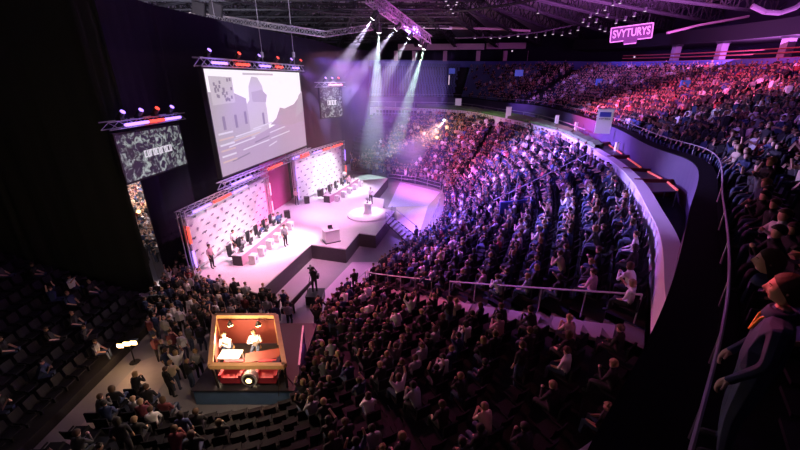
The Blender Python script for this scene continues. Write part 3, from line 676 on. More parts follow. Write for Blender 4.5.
# ------------------------------------------------------------------ labels for seats of the crowd
LM = [(bp(250, 385, 1), 'behind the commentary booth'), (bp(310, 370, 2), 'right of the lilac banner'), (bp(395, 290, 1), 'at the stage-side rail'), (bp(480, 400, 4), 'in the dim lower middle block'), (bp(530, 308, 4), 'by the pale cross aisle'),
      (bp(600, 330, 6), 'high up near the cross aisle'), (bp(600, 420, 7), 'under the upper stand front'), (bp(640, 290, 7.5), 'beneath the lit parapet corner'), (bp(120, 420, 1), 'beside the grey walkway'), (bp(400, 430, 4), 'at the lower middle of the bowl'),
      (bp(720, 160, 10.5), 'above the purple fascia end'), (bp(770, 140, 12), 'high in the upper stand'), (bp(650, 120, 10), 'above the tall white banner'), (bp(740, 210, 10.5), 'close to the curved guard rail'), (bp(780, 230, 11), 'behind the dark upper rows'), (bp(200, 320, 0), 'left of the glowing booth'), (bp(230, 300, 0), 'below the nearer sponsor wall'), (bp(165, 370, 0), 'near the dazzling lamp'),
      (bp(330, 400, 3), 'right of the empty seats'), (bp(560, 380, 6), 'in the sparse dark rows')]
def near(p): return min(LM, key=lambda a: (a[0]-p).length)[1]
def person_label(kd, sh, p, kind, r):
    base = {'low': 'lower bowl', 'up': 'upper stand', 'floor': 'arena floor', 'end': 'far floor', 'left': 'dark left block', 'back': 'backstage'}[kind]
    return 'spectator in %s, %s, %s%s' % (sh, POSEW[kd], (ROWN[min(r, 17)]+' row, ') if kind in ('low', 'up', 'left') else '', 'in the dark left block' if kind == 'left' else near(p))
# raycast against the setting so the 300 that show largest are picked
bpy.context.view_layer.update(); dgr = bpy.context.evaluated_depsgraph_get(); eye = V((0, 0, CZ))
cand = []
for e in people:
    p = e[0]+V((0, 0, 1.1 if not e[6] else 1.5)); vis = False
    if inframe(p, -2) and e[2] != 'back':
        d = (p-eye); ok, loc, *_ = S.ray_cast(dgr, eye, d.normalized(), distance=d.length-.5); vis = not ok
    cand.append(((e[0]-eye).length if vis else 1e9, e))
order = sorted(range(len(cand)), key=lambda i: cand[i][0])
nind = 268
near_set = set(i for i in order[:nind] if cand[i][0] < 1e8)
print('PEOPLE', len(people), 'individual', len(near_set), 'seats', len(seats))
GRP = {'low': 'spectators in the lower bowl', 'up': 'spectators in the upper stand', 'floor': 'people on the arena floor', 'end': 'people on the far floor', 'left': 'spectators in the dark left block'}
for i in near_set:
    p, rz, kind, si, r, k, stand = cand[i][1]; kd = pick(stand); sh = random.choice(shirts_up if kind == 'up' or k > 9.8 else shirts)
    person(kd, p, rz, sh, person_label(kd, sh, p, kind, r), GRP[kind], random.choice(['hairk', 'hairb', 'hairb', 'hairl']), random.choice(['skin', 'skin2']), random.choice(['jeans', 'trousers']), random.random() < .25, random.uniform(.94, 1.04))
mats = ['shirt_'+k for k in SH]+['skin', 'skin2', 'jeans', 'trousers', 'hairk', 'hairb', 'hairl']; mi = {k: i for i, k in enumerate(mats)}
VS, FS, MI = [], [], []; base = 0
for i, (d, e) in enumerate(cand):
    if i in near_set: continue
    p, rz, kind, si, r, k, stand = e
    if d > 1e8 and kind != 'back' and not inframe(p+V((0, 0, 1)), 20): continue
    kd = pick(stand); v, f, m_ = LOWP[kd]; c_, s_ = math.cos(rz), math.sin(rz); g = random.uniform(.94, 1.05)
    w = v*g; x = w[:, 0]*c_-w[:, 1]*s_+p.x; y = w[:, 0]*s_+w[:, 1]*c_+p.y; VS.append(np.stack([x, y, w[:, 2]+p.z], 1))
    mp = [mi['shirt_'+random.choice(shirts_up if kind == 'up' or k > 9.8 else shirts)], mi[random.choice(['skin', 'skin2'])], mi[random.choice(['jeans', 'trousers'])], mi[random.choice(['hairk', 'hairb', 'hairb', 'hairl'])]]
    FS += [tuple(base+j for j in q) for q in f]; MI += [mp[q] for q in m_]; base += len(v)
me = bpy.data.meshes.new('crowd'); me.from_pydata(np.concatenate(VS).tolist(), [], FS)
for k in mats: me.materials.append(M[k])
me.polygons.foreach_set('material_index', MI); me.update()
tag(link('crowd', me), 'thousands of small distant spectators filling the stands and the far floor', 'crowd', kind='stuff')
print('crowd verts', base)
# seats
def seat_parts():
    a = MB().box((0, .02, .42), (.46, .42, .05)).box((0, -.05, .2), (.06, .1, .4)).box((-.25, 0, .5), (.04, .36, .05)).box((.25, 0, .5), (.04, .36, .05)).mesh('stadium_seat', M['seat'])
    b = MB(); 
    for i in range(4):
        x0, x1 = -.22+.11*i, -.22+.11*(i+1); y0_, y1_ = -.22-.03*math.cos((i-2)/2*1.4), -.22-.03*math.cos((i-1)/2*1.4)
        b.add([(x0, y0_, .44), (x1, y1_, .44), (x1, y1_-.08, .86), (x0, y0_-.08, .86), (x0, y0_-.035, .44), (x1, y1_-.035, .44), (x1, y1_-.115, .86), (x0, y0_-.115, .86)], [(0, 1, 2, 3), (5, 4, 7, 6), (3, 2, 6, 7)])
    return a, b.mesh('backrest', M['seat'])
sa, sb = seat_parts()
taken = set((round(e[0].x, 0), round(e[0].y, 0)) for _, e in cand)
sc_ = []
for s in seats:
    p = s[0]+V((0, 0, .8)); u, v, zc = proj(p)
    emptyish = min([abs((e[0]-s[0]).x)+abs((e[0]-s[0]).y) for e in people if abs(e[0].x-s[0].x) < .4 and abs(e[0].y-s[0].y) < .4] or [9]) > .35
    sc_.append((((p-eye).length if emptyish and inframe(p, 0) else 1e9), s))
sc_.sort(key=lambda a: a[0]); ns_ = 0; VS, FS, MI = [], [], []; base = 0
lowseat = MB().box((0, .0, .43), (.46, .42, .05)).box((0, -.24, .66), (.46, .05, .42)); lv, lf = np.array(lowseat.v), lowseat.f
for d, s in sc_:
    p, rz, kind, si, r, k = s
    if d < 1e8 and ns_ < 230:
        q = p+V((0, 0, .8)); dd = q-eye; ok, *_ = S.ray_cast(dgr, eye, dd.normalized(), distance=dd.length-.4)
        if not ok:
            ns_ += 1; o = link('stadium_seat', sa, None, p, rz); link('backrest', sb, o)
            tag(o, 'empty dark folding seat, %s %s row, %s' % ({'low': 'lower bowl', 'up': 'upper stand', 'left': 'left block'}[kind], ROWN[min(r, 17)], near(p)), 'seat', 'empty stadium seats'); continue
    c_, s_ = math.cos(rz), math.sin(rz); x = lv[:, 0]*c_-lv[:, 1]*s_+p.x; y = lv[:, 0]*s_+lv[:, 1]*c_+p.y; VS.append(np.stack([x, y, lv[:, 2]+p.z], 1))
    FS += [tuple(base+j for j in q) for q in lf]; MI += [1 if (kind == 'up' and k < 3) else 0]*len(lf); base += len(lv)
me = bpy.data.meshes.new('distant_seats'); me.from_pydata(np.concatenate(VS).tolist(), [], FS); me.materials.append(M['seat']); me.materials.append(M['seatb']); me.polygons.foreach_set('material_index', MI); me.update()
tag(link('stadium_seating', me), 'the many further rows of stadium seats, bluish ones empty at the far end', 'seats', kind='stuff')

# ------------------------------------------------------------------ player desks, stage props
def desk(px0, px1, n, label, lab2, side):
    A, B = bp(*px0, ZS), bp(*px1, ZS); m, L = frame_at(A, B)
    t = thing('player_desk', label, 'desk', A); t.matrix_world = m
    MB().box((L/2, .35, .74), (L, .75, .05)).obj('tabletop', M['stage'], t)
    MB().box((L/2, 0.0, .36), (L, .04, .72)).obj('front_panel', mat('desk_front_'+side, (.55, .3, .42), .6), t)
    for x in (.02, L-.02): MB().box((x, .35, .36), (.04, .7, .72)).obj('side_panel', M['dark'], t)
    for i in range(n):
        x = L*(i+.5)/n
        mo = thing('monitor', '%s monitor on the %s player desk' % (ROWN[i], side), 'monitor', group='monitors on the %s player desk' % side); mo.matrix_world = m @ Matrix.Translation((x, .25, .765))
        MB().box((0, 0, .33), (.55, .04, .33)).obj('screen_housing', M['dark'], mo); MB().box((0, .03, .1), (.06, .04, .2)).obj('stand', M['dark'], mo); MB().box((0, .03, .01), (.22, .18, .02)).obj('foot', M['dark'], mo)
        q = m @ V((x, .95, 0)); sh = ['white', 'grey', 'white', 'blue', 'pink', 'white'][i % 6]
        rz = math.atan2((m.to_3x3() @ V((0, -1, 0))).y, (m.to_3x3() @ V((0, -1, 0))).x)-PI/2
        ch = MB().box((0, -.02, .45), (.5, .48, .09)).bar((0, 0, .06), (0, 0, .42), .04, 8).obj('gaming_chair', M['dark'], loc=q, parent=None); ch.rotation_euler.z = rz
        MB().box((0, -.27, .85), (.48, .08, .75)).obj('backrest', M['dark'], ch)
        for a in range(5): MB().bar((0, 0, .08), (.28*math.cos(a*2*PI/5), .28*math.sin(a*2*PI/5), .04), .025, 5).obj('leg', M['black'], ch)
        tag(ch, 'dark high backed chair under the %s player of the %s desk' % (ROWN[i], side), 'chair', 'player chairs at the %s desk' % side)
        person(['sit_lean', 'sit_lap', 'sit_turn'][i % 3], q, rz, sh, 'player in %s jersey, %s seat of the %s desk' % (sh, ROWN[i], side), 'players at the %s desk' % side, 'hairb', 'skin', 'trousers')
        w = m @ V((x-.1, -.55, 0)); bx = MB().box((0, 0, .36), (.5, .45, .62)).obj('equipment_box', M['white'], loc=w); bx.rotation_euler.z = rz
        MB().box((0, 0, .025), (.3, .3, .05)).obj('foot', M['dark'], bx)
        MB().bar((0, .225, .36), (0, .235, .36), .12, 10).obj('emblem', M['logo2'], bx)
        tag(bx, 'white box with a dark round emblem, %s in front of the %s desk' % (ROWN[i], side), 'box', 'white boxes before the %s desk' % side)
    return m, L
md, Ld = desk((243, 266), (288, 226), 6, 'long pinkish player desk with six seats before the nearer sponsor wall', '', 'nearer')
md2, Ld2 = desk((330, 203), (359, 184), 5, 'farther player desk with a dark end near the far sponsor wall', '', 'farther')
# caster and coaches standing on the stage
for (u, v, kd, sh, lb) in ((286, 246, 'stand', 'grey', 'person in grey standing on stage before the nearer desk'), (236, 252, 'stand', 'white', 'person in white standing behind the near end of the nearer desk'),
                           (297, 196+9, 'stand_cross', 'pink', 'person in pink standing at the far end of the nearer desk'), (345, 184, 'stand_clap', 'white', 'person in white standing behind the farther desk'), (280, 232, 'stand_cross', 'blue', 'person in blue beside the nearer desk'),
                           (371, 204, 'stand_clap', 'white', 'presenter in white standing by the round white riser'), (213, 268, 'stand', 'pink', 'person in pink at the near end of the sponsor wall'), (349, 190, 'stand', 'pink', 'person in pink at the far desk end')):
    p = bp(u, v, ZS); person(kd, p, face_to(p, (2, 20)), sh, lb, None, 'hairb', 'skin', 'trousers')
def plinth(u, v, label, top):
    p = bp(u, v, ZS); t = thing('pedestal', label, 'pedestal', p, .5)
    MB().box((0, 0, .5), (1.15, .85, 1.0)).obj('body', M['white'], t); MB().box((0, 0, 1.03), (1.25, .95, .06)).obj('top', M['white'], t); MB().box((0, 0, .04), (1.22, .92, .08)).obj('base', M['dark'], t)
    return t, p
t, p = plinth(331.5, 241, 'white box pedestal with a laptop near the stepped stage front', 0)
lt = thing('laptop', 'small dark laptop lying open on the white box pedestal', 'laptop', (p.x, p.y, ZS+1.06), .5)
MB().box((0, 0, .012), (.36, .25, .024)).obj('base', M['dark'], lt); MB().box((0, .13, .13), (.36, .02, .24)).obj('screen', M['dark'], lt)
p = bp(368, 215, ZS)
rs = thing('round_riser', 'round white riser on the stage under the trophy stand', 'riser', p)
MB().lathe((0, 0, 0), [(1.95, 0), (1.95, .12)], 36).obj('drum', M['white'], rs); MB().lathe((0, 0, .12), [(1.9, 0), (1.88, .03)], 36).obj('top', M['white'], rs)
ts = thing('trophy_stand', 'white waisted stand on the round riser', 'stand', p+V((0, 0, .15)))
MB().lathe((0, 0, 0), [(.42, 0), (.36, .1), (.30, .9), (.38, 1.0)], 20).obj('column', M['white'], ts); MB().box((0, 0, 1.03), (.7, .7, .06)).obj('top', M['white'], ts)
tr = thing('trophy', 'small pale cup trophy on the white waisted stand', 'trophy', p+V((0, 0, 1.21)))
MB().lathe((0, 0, 0), [(.12, 0), (.12, .06), (.03, .1), (.03, .22), (.12, .3), (.16, .5)], 14).obj('cup', M['rail'], tr, smooth=True)
for sx in (-1, 1): MB().path([(sx*.14, 0, .46), (sx*.24, 0, .42), (sx*.22, 0, .33), (sx*.10, 0, .28)], .015, 5).obj('handle', M['rail'], tr)
for u, v, l in ((307, 203, 'black wedge speaker on stage near the far sponsor wall'), (287.5, 218, 'dark upright speaker between the sponsor walls'), (320, 196, 'small dark box speaker left of the farther desk')):
    p = bp(u, v, ZS); sp = thing('stage_speaker', l, 'speaker', p, .4); MB().box((0, 0, .35), (.5, .45, .7)).obj('cabinet', M['dark'], sp); MB().bar((0, -.225, .4), (0, -.24, .4), .17, 12).obj('cone', M['black'], sp); MB().box((0, -.23, .35), (.46, .01, .66)).obj('grille', M['black'], sp)
# camera operator on the floor with tripod and jib
p = bp(316, 301, 0)
ri = MB().box((0, 0, .3), (1.0, 1.0, .6)).obj('camera_riser', M['dark'], loc=p); tag(ri, 'small dark riser under the camera operator', 'riser'); MB().box((0, 0, .61), (1.05, 1.05, .03)).obj('top', M['black'], ri)
person('stand_camera', p+V((0, 0, .63)), face_to(p, STAGE), 'black', 'camera operator in black standing before the stage', None, 'hairk', 'skin', 'trousers')
def tripod_cam(loc, rz, label, h=1.45, sc=1):
    t = thing('video_camera', label, 'camera', loc, rz); t.scale = (sc,)*3
    for a in (0, 2.1, 4.2): MB().bar((0, 0, h-.1), (.45*math.cos(a+.5), .45*math.sin(a+.5), .01), .022, 6).obj('leg', M['black'], t)
    MB().box((0, 0, h), (.14, .14, .1)).obj('head', M['black'], t)
    b = MB().box((0, 0, h+.16), (.16, .42, .22)).obj('body', M['dark'], t); MB().bar((0, .2, h+.16), (0, .42, h+.16), .075, 10).obj('lens', M['black'], b); MB().box((-.12, -.12, h+.28), (.14, .1, .1)).obj('viewfinder', M['dark'], b)
    MB().bar((.05, -.15, h), (.12, -.5, h-.15), .013, 5).obj('pan_handle', M['rail'], t)
    return t
q = p+V((-.35, .75, 0)); tripod_cam(q, face_to(q, STAGE), 'video camera on black tripod in front of its operator', 1.75)
jb = thing('camera_crane', 'long dark camera crane arm lying toward the glowing booth', 'crane')
a, b = bp(317, 276, 1.5), bp(286, 310, .5); MB().bar(a, b, .09, 6, r2=.16).obj('arm', M['dark'], jb)
MB().bar((lerp(a, b, .8).x, lerp(a, b, .8).y, 0), lerp(a, b, .8), .1, 6).obj('post', M['dark'], jb); MB().box(b, (.5, .35, .35)).obj('counterweight', M['black'], jb); MB().box(a, (.25, .3, .25)).obj('camera_head', M['black'], jb)
p = bp(393.5, 272, .0); person('stand', p, face_to(p, (2, 14)), 'navy', 'person in dark clothes standing alone at the floor rail', None, 'hairk', 'skin', 'trousers', sc=1.05)
# crowd rails
def railing(px, z, label, name='crowd_rail', h=1.0):
    t = thing(name, label, 'railing'); P = [bp(u, v, z) for u, v in px]
    for hh in (h, h*.55): MB().path([(p.x, p.y, p.z+hh) for p in P], .03, 5).obj('rail_bar', M['rail'], t)
    for a, b in zip(P, P[1:]):
        n = max(1, int((b-a).length/1.6))
        for i in range(n): q = lerp(a, b, i/n); MB().bar(q, (q.x, q.y, q.z+h), .025, 5).obj('post', M['rail'], t)
    q = P[-1]; MB().bar(q, (q.x, q.y, q.z+h), .025, 5).obj('post', M['rail'], t)
railing([(330, 318), (368, 283)], 0, 'metal rail between the floor and the front seats, nearer piece')
railing([(373, 283), (395, 262)], 0, 'metal rail in front of the seats by the lone dark figure')
railing([(424, 246), (438, 212), (443, 192)], 0, 'metal rail closing the far right of the lilac floor')
railing([(388, 181), (415, 184), (440, 191)], 0, 'rail between the lilac floor and the crowd at the far end')
def krail(fn, k, s0, s1, label, off=.0):
    t = thing('aisle_rail', label, 'railing', group='aisle rails in the lower bowl'); n = 10; P = [fn(k, lerp(s0, s1, i/n)) for i in range(n+1)]
    MB().path([(p.x, p.y, p.z+1.0) for p in P], .035, 5).obj('rail_bar', M['rail'], t)
    for p in P[::2]: MB().bar(p, (p.x, p.y, p.z+1.0), .025, 5).obj('post', M['rail'], t)
krail(low, 9.52, .02, .42, 'straight rail along the upper edge of the pale cross aisle, stage half'); krail(low, 9.52, .5, .98, 'straight rail along the upper edge of the pale cross aisle, outer half')
krail(low, 5.45, .45, .97, 'slanting rail in the seats below the lit parapet')
# pale landing panels along the cross aisle
for a, b in ((.46, .60), (.62, .68), (.72, .80), (.83, .95)):
    P = [low(9.62, a), low(9.62, b), low(9.8, b), low(9.8, a)]; mb = MB()
    mb.add([(q.x, q.y, q.z+.05) for q in P]+[(q.x, q.y, q.z+.16) for q in P], [(0, 1, 5, 4), (1, 2, 6, 5), (2, 3, 7, 6), (3, 0, 4, 7), (4, 5, 6, 7)]); tag(mb.obj('landing_panel', M['aisle']), 'pale low panel beside the cross aisle in the lower bowl', 'panel', 'pale panels of the cross aisle')
pb = bp(517, 206, 5.2); o = MB().box((0, 0, .0), (2.6, .1, .8), Matrix.Rotation(.3, 4, 'Z')).obj('tarpaulin_panel', mat('dark_blue_panel', (.05, .07, .25), .7), loc=pb); tag(o, 'dark blue panel lying among the seats in the middle of the bowl', 'panel')
# ------------------------------------------------------------------ commentary booth
bx0, bx1, by0, by1 = -8.75, -4.5, 12.7, 15.6
bt = thing('booth_platform', 'blue platform carrying the glowing commentary booth', 'platform')
ZB = .85
MB().box(((bx0+bx1)/2, (by0+by1)/2-.1, ZB/2), (bx1-bx0, by1-by0+1.6, ZB-.06)).obj('skirt', M['blueplat'], bt); MB().box(((bx0+bx1)/2, (by0+by1)/2-.1, ZB-.03), (bx1-bx0+.1, by1-by0+1.7, .06)).obj('deck', M['dark'], bt)
bo = thing('commentary_booth', 'glowing square wooden booth frame with red walls and two hosts inside', 'booth')
fy0, fy1 = 11.4, 14.7; fz = 2.5
fx0, fx1 = -7.49, -4.56; KX = -.42
def kx(p): return (p[0]+(p[1]-fy0)*KX, p[1], p[2])
def beam(a, b, nm='frame_beam'): 
    mb = MB(); m, L = None, None
    mb.bar(kx(a), kx(b), .13, 4); mb.obj(nm, M['gold'], bo)
for x in (fx0, fx1):
    beam((x, fy1, ZB), (x, fy1, fz), 'frame_post')
    MB().bar(kx((x, fy0+.55, ZB)), kx((x, fy0+.1, fz)), .05, 6).obj('front_post', M['black'], bo)
for a, b in (((fx0, fy0, fz), (fx1, fy0, fz)), ((fx0, fy1, fz), (fx1, fy1, fz)), ((fx0, fy0, fz), (fx0, fy1, fz)), ((fx1, fy0, fz), (fx1, fy1, fz))): beam(a, b)
mb = MB(); q0, q1 = kx((fx0+.1, fy1, 0)), kx((fx1-.1, fy1, 0)); mb.box(((q0[0]+q1[0])/2, q0[1], ZB+.75), (q1[0]-q0[0], .06, 1.4)); mb.obj('back_wall', M['redpanel'], bo)
for x in (fx0+.02, fx1-.02):
    a, b = V(kx((x, fy0+1.0, ZB))), V(kx((x, fy1-.1, ZB))); m, L = frame_at(a, b); w_ = MB().box((L/2, 0, .75), (L, .05, 1.4)).obj('side_wall', M['redpanel'] if x < -6 else M['gold'], bo); w_.matrix_world = m
for x, y in ((fx0+.7, fy1-.35), (fx1-.9, fy1-.35)):
    q = kx((x, y, fz-.25)); h = MB().lathe(q, [(.05, .2), (.14, 0)], 10).obj('lamp', M['black'], bo); MB().lathe((q[0], q[1], q[2]-.02), [(.12, -.02), (.1, 0)], 10).obj('bulb', LED['warm'], h)
dk = thing('booth_desk', 'red topped desk inside the glowing booth', 'desk', (-6.1, 13.0, ZB), .25)
MB().box((0, 0, .74), (1.5, .65, .05)).obj('tabletop', M['redpanel'], dk); MB().box((0, -.3, .37), (1.5, .04, .72)).obj('front_panel', M['white'], dk)
for sx in (-.7, .7): MB().box((sx, 0, .36), (.05, .6, .72)).obj('leg', M['gold'], dk)
dk2 = thing('booth_table', 'small white table with papers beside the booth desk', 'table', (-7.6, 13.1, ZB), 0)
MB().box((0, 0, .72), (.95, .6, .05)).obj('tabletop', M['white'], dk2)
for a in (-1, 1):
    for b in (-1, 1): MB().bar((a*.42, b*.25, 0), (a*.42, b*.25, .7), .025, 6).obj('leg', M['white'], dk2)
person('sit_lean', (-8.0, 13.9, ZB+.02), PI, 'white', 'host in white shirt sitting on the left inside the booth', None, 'hairb', sc=1.12)
person('sit_clap', (-6.75, 13.9, ZB+.02), PI+.2, 'white', 'host in white shirt sitting on the right inside the booth', None, 'hairl', sc=1.12)
for x, l in ((-8.0, 'plain stool under the left booth host'), (-6.75, 'plain stool under the right booth host')):
    so = thing('stool', l, 'stool', (x, 13.9, ZB)); MB().lathe((0, 0, .4), [(.2, 0), (.2, .06)], 12).obj('seat', M['gold'], so); MB().bar((0, 0, 0), (0, 0, .4), .05, 8).obj('column', M['black'], so)
lb_ = MB().box((0, 0, 0), (.05, 2.6, 1.9)).obj('banner_sheet', M['pinkban'], loc=(-4.4, 13.2, 1.1)); tag(lb_, 'tall lilac banner on the right side of the booth', 'banner'); lb_.rotation_euler.z = .18; MB().box((0, 0, .97), (.08, 2.65, .05)).obj('top_bar', M['rail'], lb_)
for i, x in enumerate((-7.5, -5.75)):
    ar = thing('red_armchair', ['red armchair left of the round lamp before the booth', 'red armchair right of the round lamp before the booth'][i], 'armchair', (x*.86-.75, 12.3, ZB), 0, 'red armchairs before the booth')
    MB().box((0, 0, .3), (.85, .6, .3)).obj('seat', M['redseat'], ar); MB().box((0, .3, .6), (.85, .15, .5)).obj('backrest', M['redseat'], ar)
    for sx in (-1, 1): MB().box((sx*.42, 0, .48), (.14, .6, .2)).obj('arm', M['redseat'], ar)
fn = thing('round_spotlight', 'round lamp with a white rim on the platform edge before the booth', 'lamp', (-6.3, 11.95, ZB))
MB().bar((0, -.12, .5), (0, .12, .5), .33, 20).obj('housing', M['white'], fn); MB().bar((0, -.16, .5), (0, -.125, .5), .24, 20).obj('dark_ring', M['black'], fn); MB().bar((0, -.19, .5), (0, -.165, .5), .12, 14).obj('glass', LED['warmdim'], fn); MB().bar((0, 0, 0), (0, 0, .25), .05, 6).obj('stem', M['black'], fn)
tripod_cam(V((-5.0, 11.9, ZB)), 0, 'video camera on tripod at the front edge of the blue platform', 1.2)
# bright flare lamp on stand at the left
p = bp(135, 362, 0.0); fl_ = thing('flare_lamp', 'dazzling warm lamp on a stand beside the grey walkway', 'lamp', p)
MB().lathe((0, 0, 0), [(.25, 0), (.2, .04)], 10).obj('base', M['black'], fl_); MB().bar((0, 0, 0), (0, 0, .95), .03, 6).obj('pole', M['black'], fl_)
for i, (x, z) in enumerate(((-.45, 1.0), (-.1, 1.12), (.25, 1.18))):
    h = MB().box((x, .08, z), (.34, .16, .24)).obj('lamp_head', M['black'], fl_); MB().box((x, -.02, z), (.28, .03, .18)).obj('bulb', LED['warm'], h)
MB().bar((-.5, .1, .95), (.35, .1, 1.05), .02, 5).obj('crossbar', M['black'], fl_)
# lamp on pole and lit table in the crowd at the far side
p = bp(444, 140, 6.3); sl = thing('follow_spot', 'bright white spotlight on a pole above the far crowd', 'spotlight', p)
q = bp(444, 119, t=proj(p)[2]); MB().bar((0, 0, 0), q-p, .06, 6).obj('pole', M['black'], sl); MB().box(q-p, (.5, .5, .4)).obj('housing', M['black'], sl); MB().lathe(q-p+V((0, -.3, -.1)), [(.10, -.1), (.17, 0), (.10, .1)], 10).obj('lens', LED['white'], sl)
FS_ = q.copy()
p = bp(433, 150, 3.2); at = thing('analyst_desk', 'orange lit analyst desk standing among the far crowd', 'desk', p)
MB().lathe((0, 0, .7), [(1.7, 0), (1.75, .08)], 20).obj('tabletop', M['table'], at); MB().lathe((0, 0, 0), [(1.3, 0), (1.3, .7)], 16).obj('base', M['gold'], at)
AD = p.copy()
for i, (dx, kd, sh) in enumerate(((-1.3, 'sit_lap', 'white'), (0, 'sit_clap', 'grey'), (1.4, 'sit_lap', 'red'))): person(kd, p+V((dx, 2.1, .2)), PI, sh, ['analyst in white at the left of the orange desk', 'analyst in grey in the middle of the orange desk', 'analyst in red at the right of the orange desk'][i])
lp2 = bp(467, 124, 6.6); tag(MB().bar((0, 0, 0), (0, 0, 1.6), .05, 6).lathe((0, 0, 1.6), [(.1, 0), (.16, .12), (.1, .25)], 8, mi=1).obj('pole_lamp', [M['black'], LED['warmdim']], loc=lp2), 'small orange lamp on a pole in the far crowd', 'lamp')
# ------------------------------------------------------------------ fascia furniture: posts, hedge, banner, boxes
def terr(k, f): # between OUT and UIN on the terrace
    a, b = crv(OUT, mapk(k)), crv(UIN, k); return V((lerp(a[0], b[0], f), lerp(a[1], b[1], f), 7.75))
mb = MB()
for i in range(60):
    a, b = lerp(1.3, 5.35, i/60), lerp(1.3, 5.35, (i+1)/60); P = [terr(a, .08), terr(b, .08), terr(b, .45), terr(a, .45)]
    mb.add([(q.x, q.y, 7.75) for q in P]+[(q.x, q.y, 8.8+random.uniform(-.06, .06)) for q in P], [(0, 1, 5, 4), (2, 3, 7, 6), (4, 5, 6, 7)])
tag(mb.obj('hedge', M['hedge']), 'long low green hedge strip on the terrace behind the lit parapet', 'hedge')
tr_ = thing('terrace_rail', 'long pale rail along the terrace below the far stand', 'railing')
pts = [terr(lerp(.2, 4.9, i/40), .6) for i in range(41)]; MB().path([(q.x, q.y, 9.0) for q in pts], .05, 5).obj('rail_bar', M['rail'], tr_)
for q in pts[::3]: MB().bar(q, (q.x, q.y, 9.0), .04, 5).obj('post', M['rail'], tr_)
for i, (u, v0, v1, w) in enumerate(((458, 107, 98, 6), (508, 118, 106, 5), (556, 126, 114, 3), (575.5, 130, 121, 2.5), (616, 150, 140, 3), (634, 154, 144, 4), (655, 170, 159, 3))):
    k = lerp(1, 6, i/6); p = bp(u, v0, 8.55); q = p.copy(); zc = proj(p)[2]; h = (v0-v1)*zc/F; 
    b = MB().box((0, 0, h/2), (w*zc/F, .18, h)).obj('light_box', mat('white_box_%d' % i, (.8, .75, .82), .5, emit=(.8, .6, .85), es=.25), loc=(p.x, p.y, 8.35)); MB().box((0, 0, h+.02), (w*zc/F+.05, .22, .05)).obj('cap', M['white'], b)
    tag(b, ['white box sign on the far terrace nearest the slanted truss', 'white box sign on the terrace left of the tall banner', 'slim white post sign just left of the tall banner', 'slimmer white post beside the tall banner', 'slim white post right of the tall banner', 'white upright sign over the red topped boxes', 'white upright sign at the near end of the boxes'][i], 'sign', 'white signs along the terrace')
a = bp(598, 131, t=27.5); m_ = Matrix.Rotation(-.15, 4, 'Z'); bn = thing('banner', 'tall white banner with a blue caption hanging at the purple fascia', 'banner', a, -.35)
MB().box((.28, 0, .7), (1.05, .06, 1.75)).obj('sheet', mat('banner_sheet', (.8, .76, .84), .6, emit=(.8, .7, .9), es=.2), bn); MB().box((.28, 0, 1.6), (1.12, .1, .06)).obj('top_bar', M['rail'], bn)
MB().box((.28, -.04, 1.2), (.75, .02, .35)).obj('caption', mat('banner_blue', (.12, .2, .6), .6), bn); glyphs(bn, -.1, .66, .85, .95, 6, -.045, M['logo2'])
for i, (k, c) in enumerate(((5.3, 'first'), (5.75, 'second'), (6.2, 'third'), (6.65, 'fourth'))):
    P = [terr(k, .15), terr(k+.3, .15), terr(k+.3, .8), terr(k, .8)]; t = thing('box_table', 'dark table with a red edge in the %s terrace box' % c, 'table', group='tables in the terrace boxes')
    MB().slab([q.xy for q in P], 8.45, 8.5).obj('tabletop', M['dark'], t)
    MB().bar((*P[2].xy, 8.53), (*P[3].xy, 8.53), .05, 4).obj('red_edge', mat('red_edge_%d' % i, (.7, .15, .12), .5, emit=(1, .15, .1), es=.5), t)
    for q in P: MB().bar((q.x, q.y, 7.75), (q.x, q.y, 8.46), .03, 5).obj('leg', M['rail'], t)
    q0, q1 = terr(k-.08, .05), terr(k-.08, .95); w = MB().slab([q0.xy, q1.xy, (q1.x+.08, q1.y-.08), (q0.x+.08, q0.y-.08)], 7.75, 8.6).obj('box_partition', M['redpanel']); tag(w, 'low red partition before the %s terrace box' % c, 'partition', 'partitions of the terrace boxes')
# blue signs and aisle light in the upper stand
for i, (u, v, w, h) in enumerate(((452, 71, 6, 5), (519, 73, 8, 6), (685, 84, 9, 7), (599, 82, 6, 6))):
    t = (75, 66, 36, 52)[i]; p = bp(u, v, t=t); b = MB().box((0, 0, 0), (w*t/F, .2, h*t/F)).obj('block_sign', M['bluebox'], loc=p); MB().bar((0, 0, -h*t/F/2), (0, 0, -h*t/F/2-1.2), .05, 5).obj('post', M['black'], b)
    tag(b, ['small blue sign in the empty far seats', 'blue sign at the edge of the occupied far seats', 'blue sign above the reddish part of the upper crowd', 'pale blue sign in the violet part of the upper crowd'][i], 'sign')
p = bp(449, 80, t=74); tag(MB().bar((0, 0, -.9), (0, 0, .9), .09, 6).obj('aisle_light', LED['small'], loc=p), 'thin upright white light on the steps of the empty far stand', 'light')
for u, v, t, nm in ((776, 49, 46, 'bright lamp in the red railed gallery'), (682, 52, 58, 'small lamp at the left of the red railed gallery'), (634, 57, 62, 'tiny lamp under the hanging sign'), (512, 51, 80, 'small lamp under the pink beam at the far end')):
    tag(MB().box((0, 0, 0), (.35, .2, .35)).box((0, -.12, 0), (.25, .06, .25), mi=1).obj('gallery_lamp', [M['black'], LED['white'] if u == 776 else LED['small']], loc=bp(u, v, t=t)), nm, 'lamp')
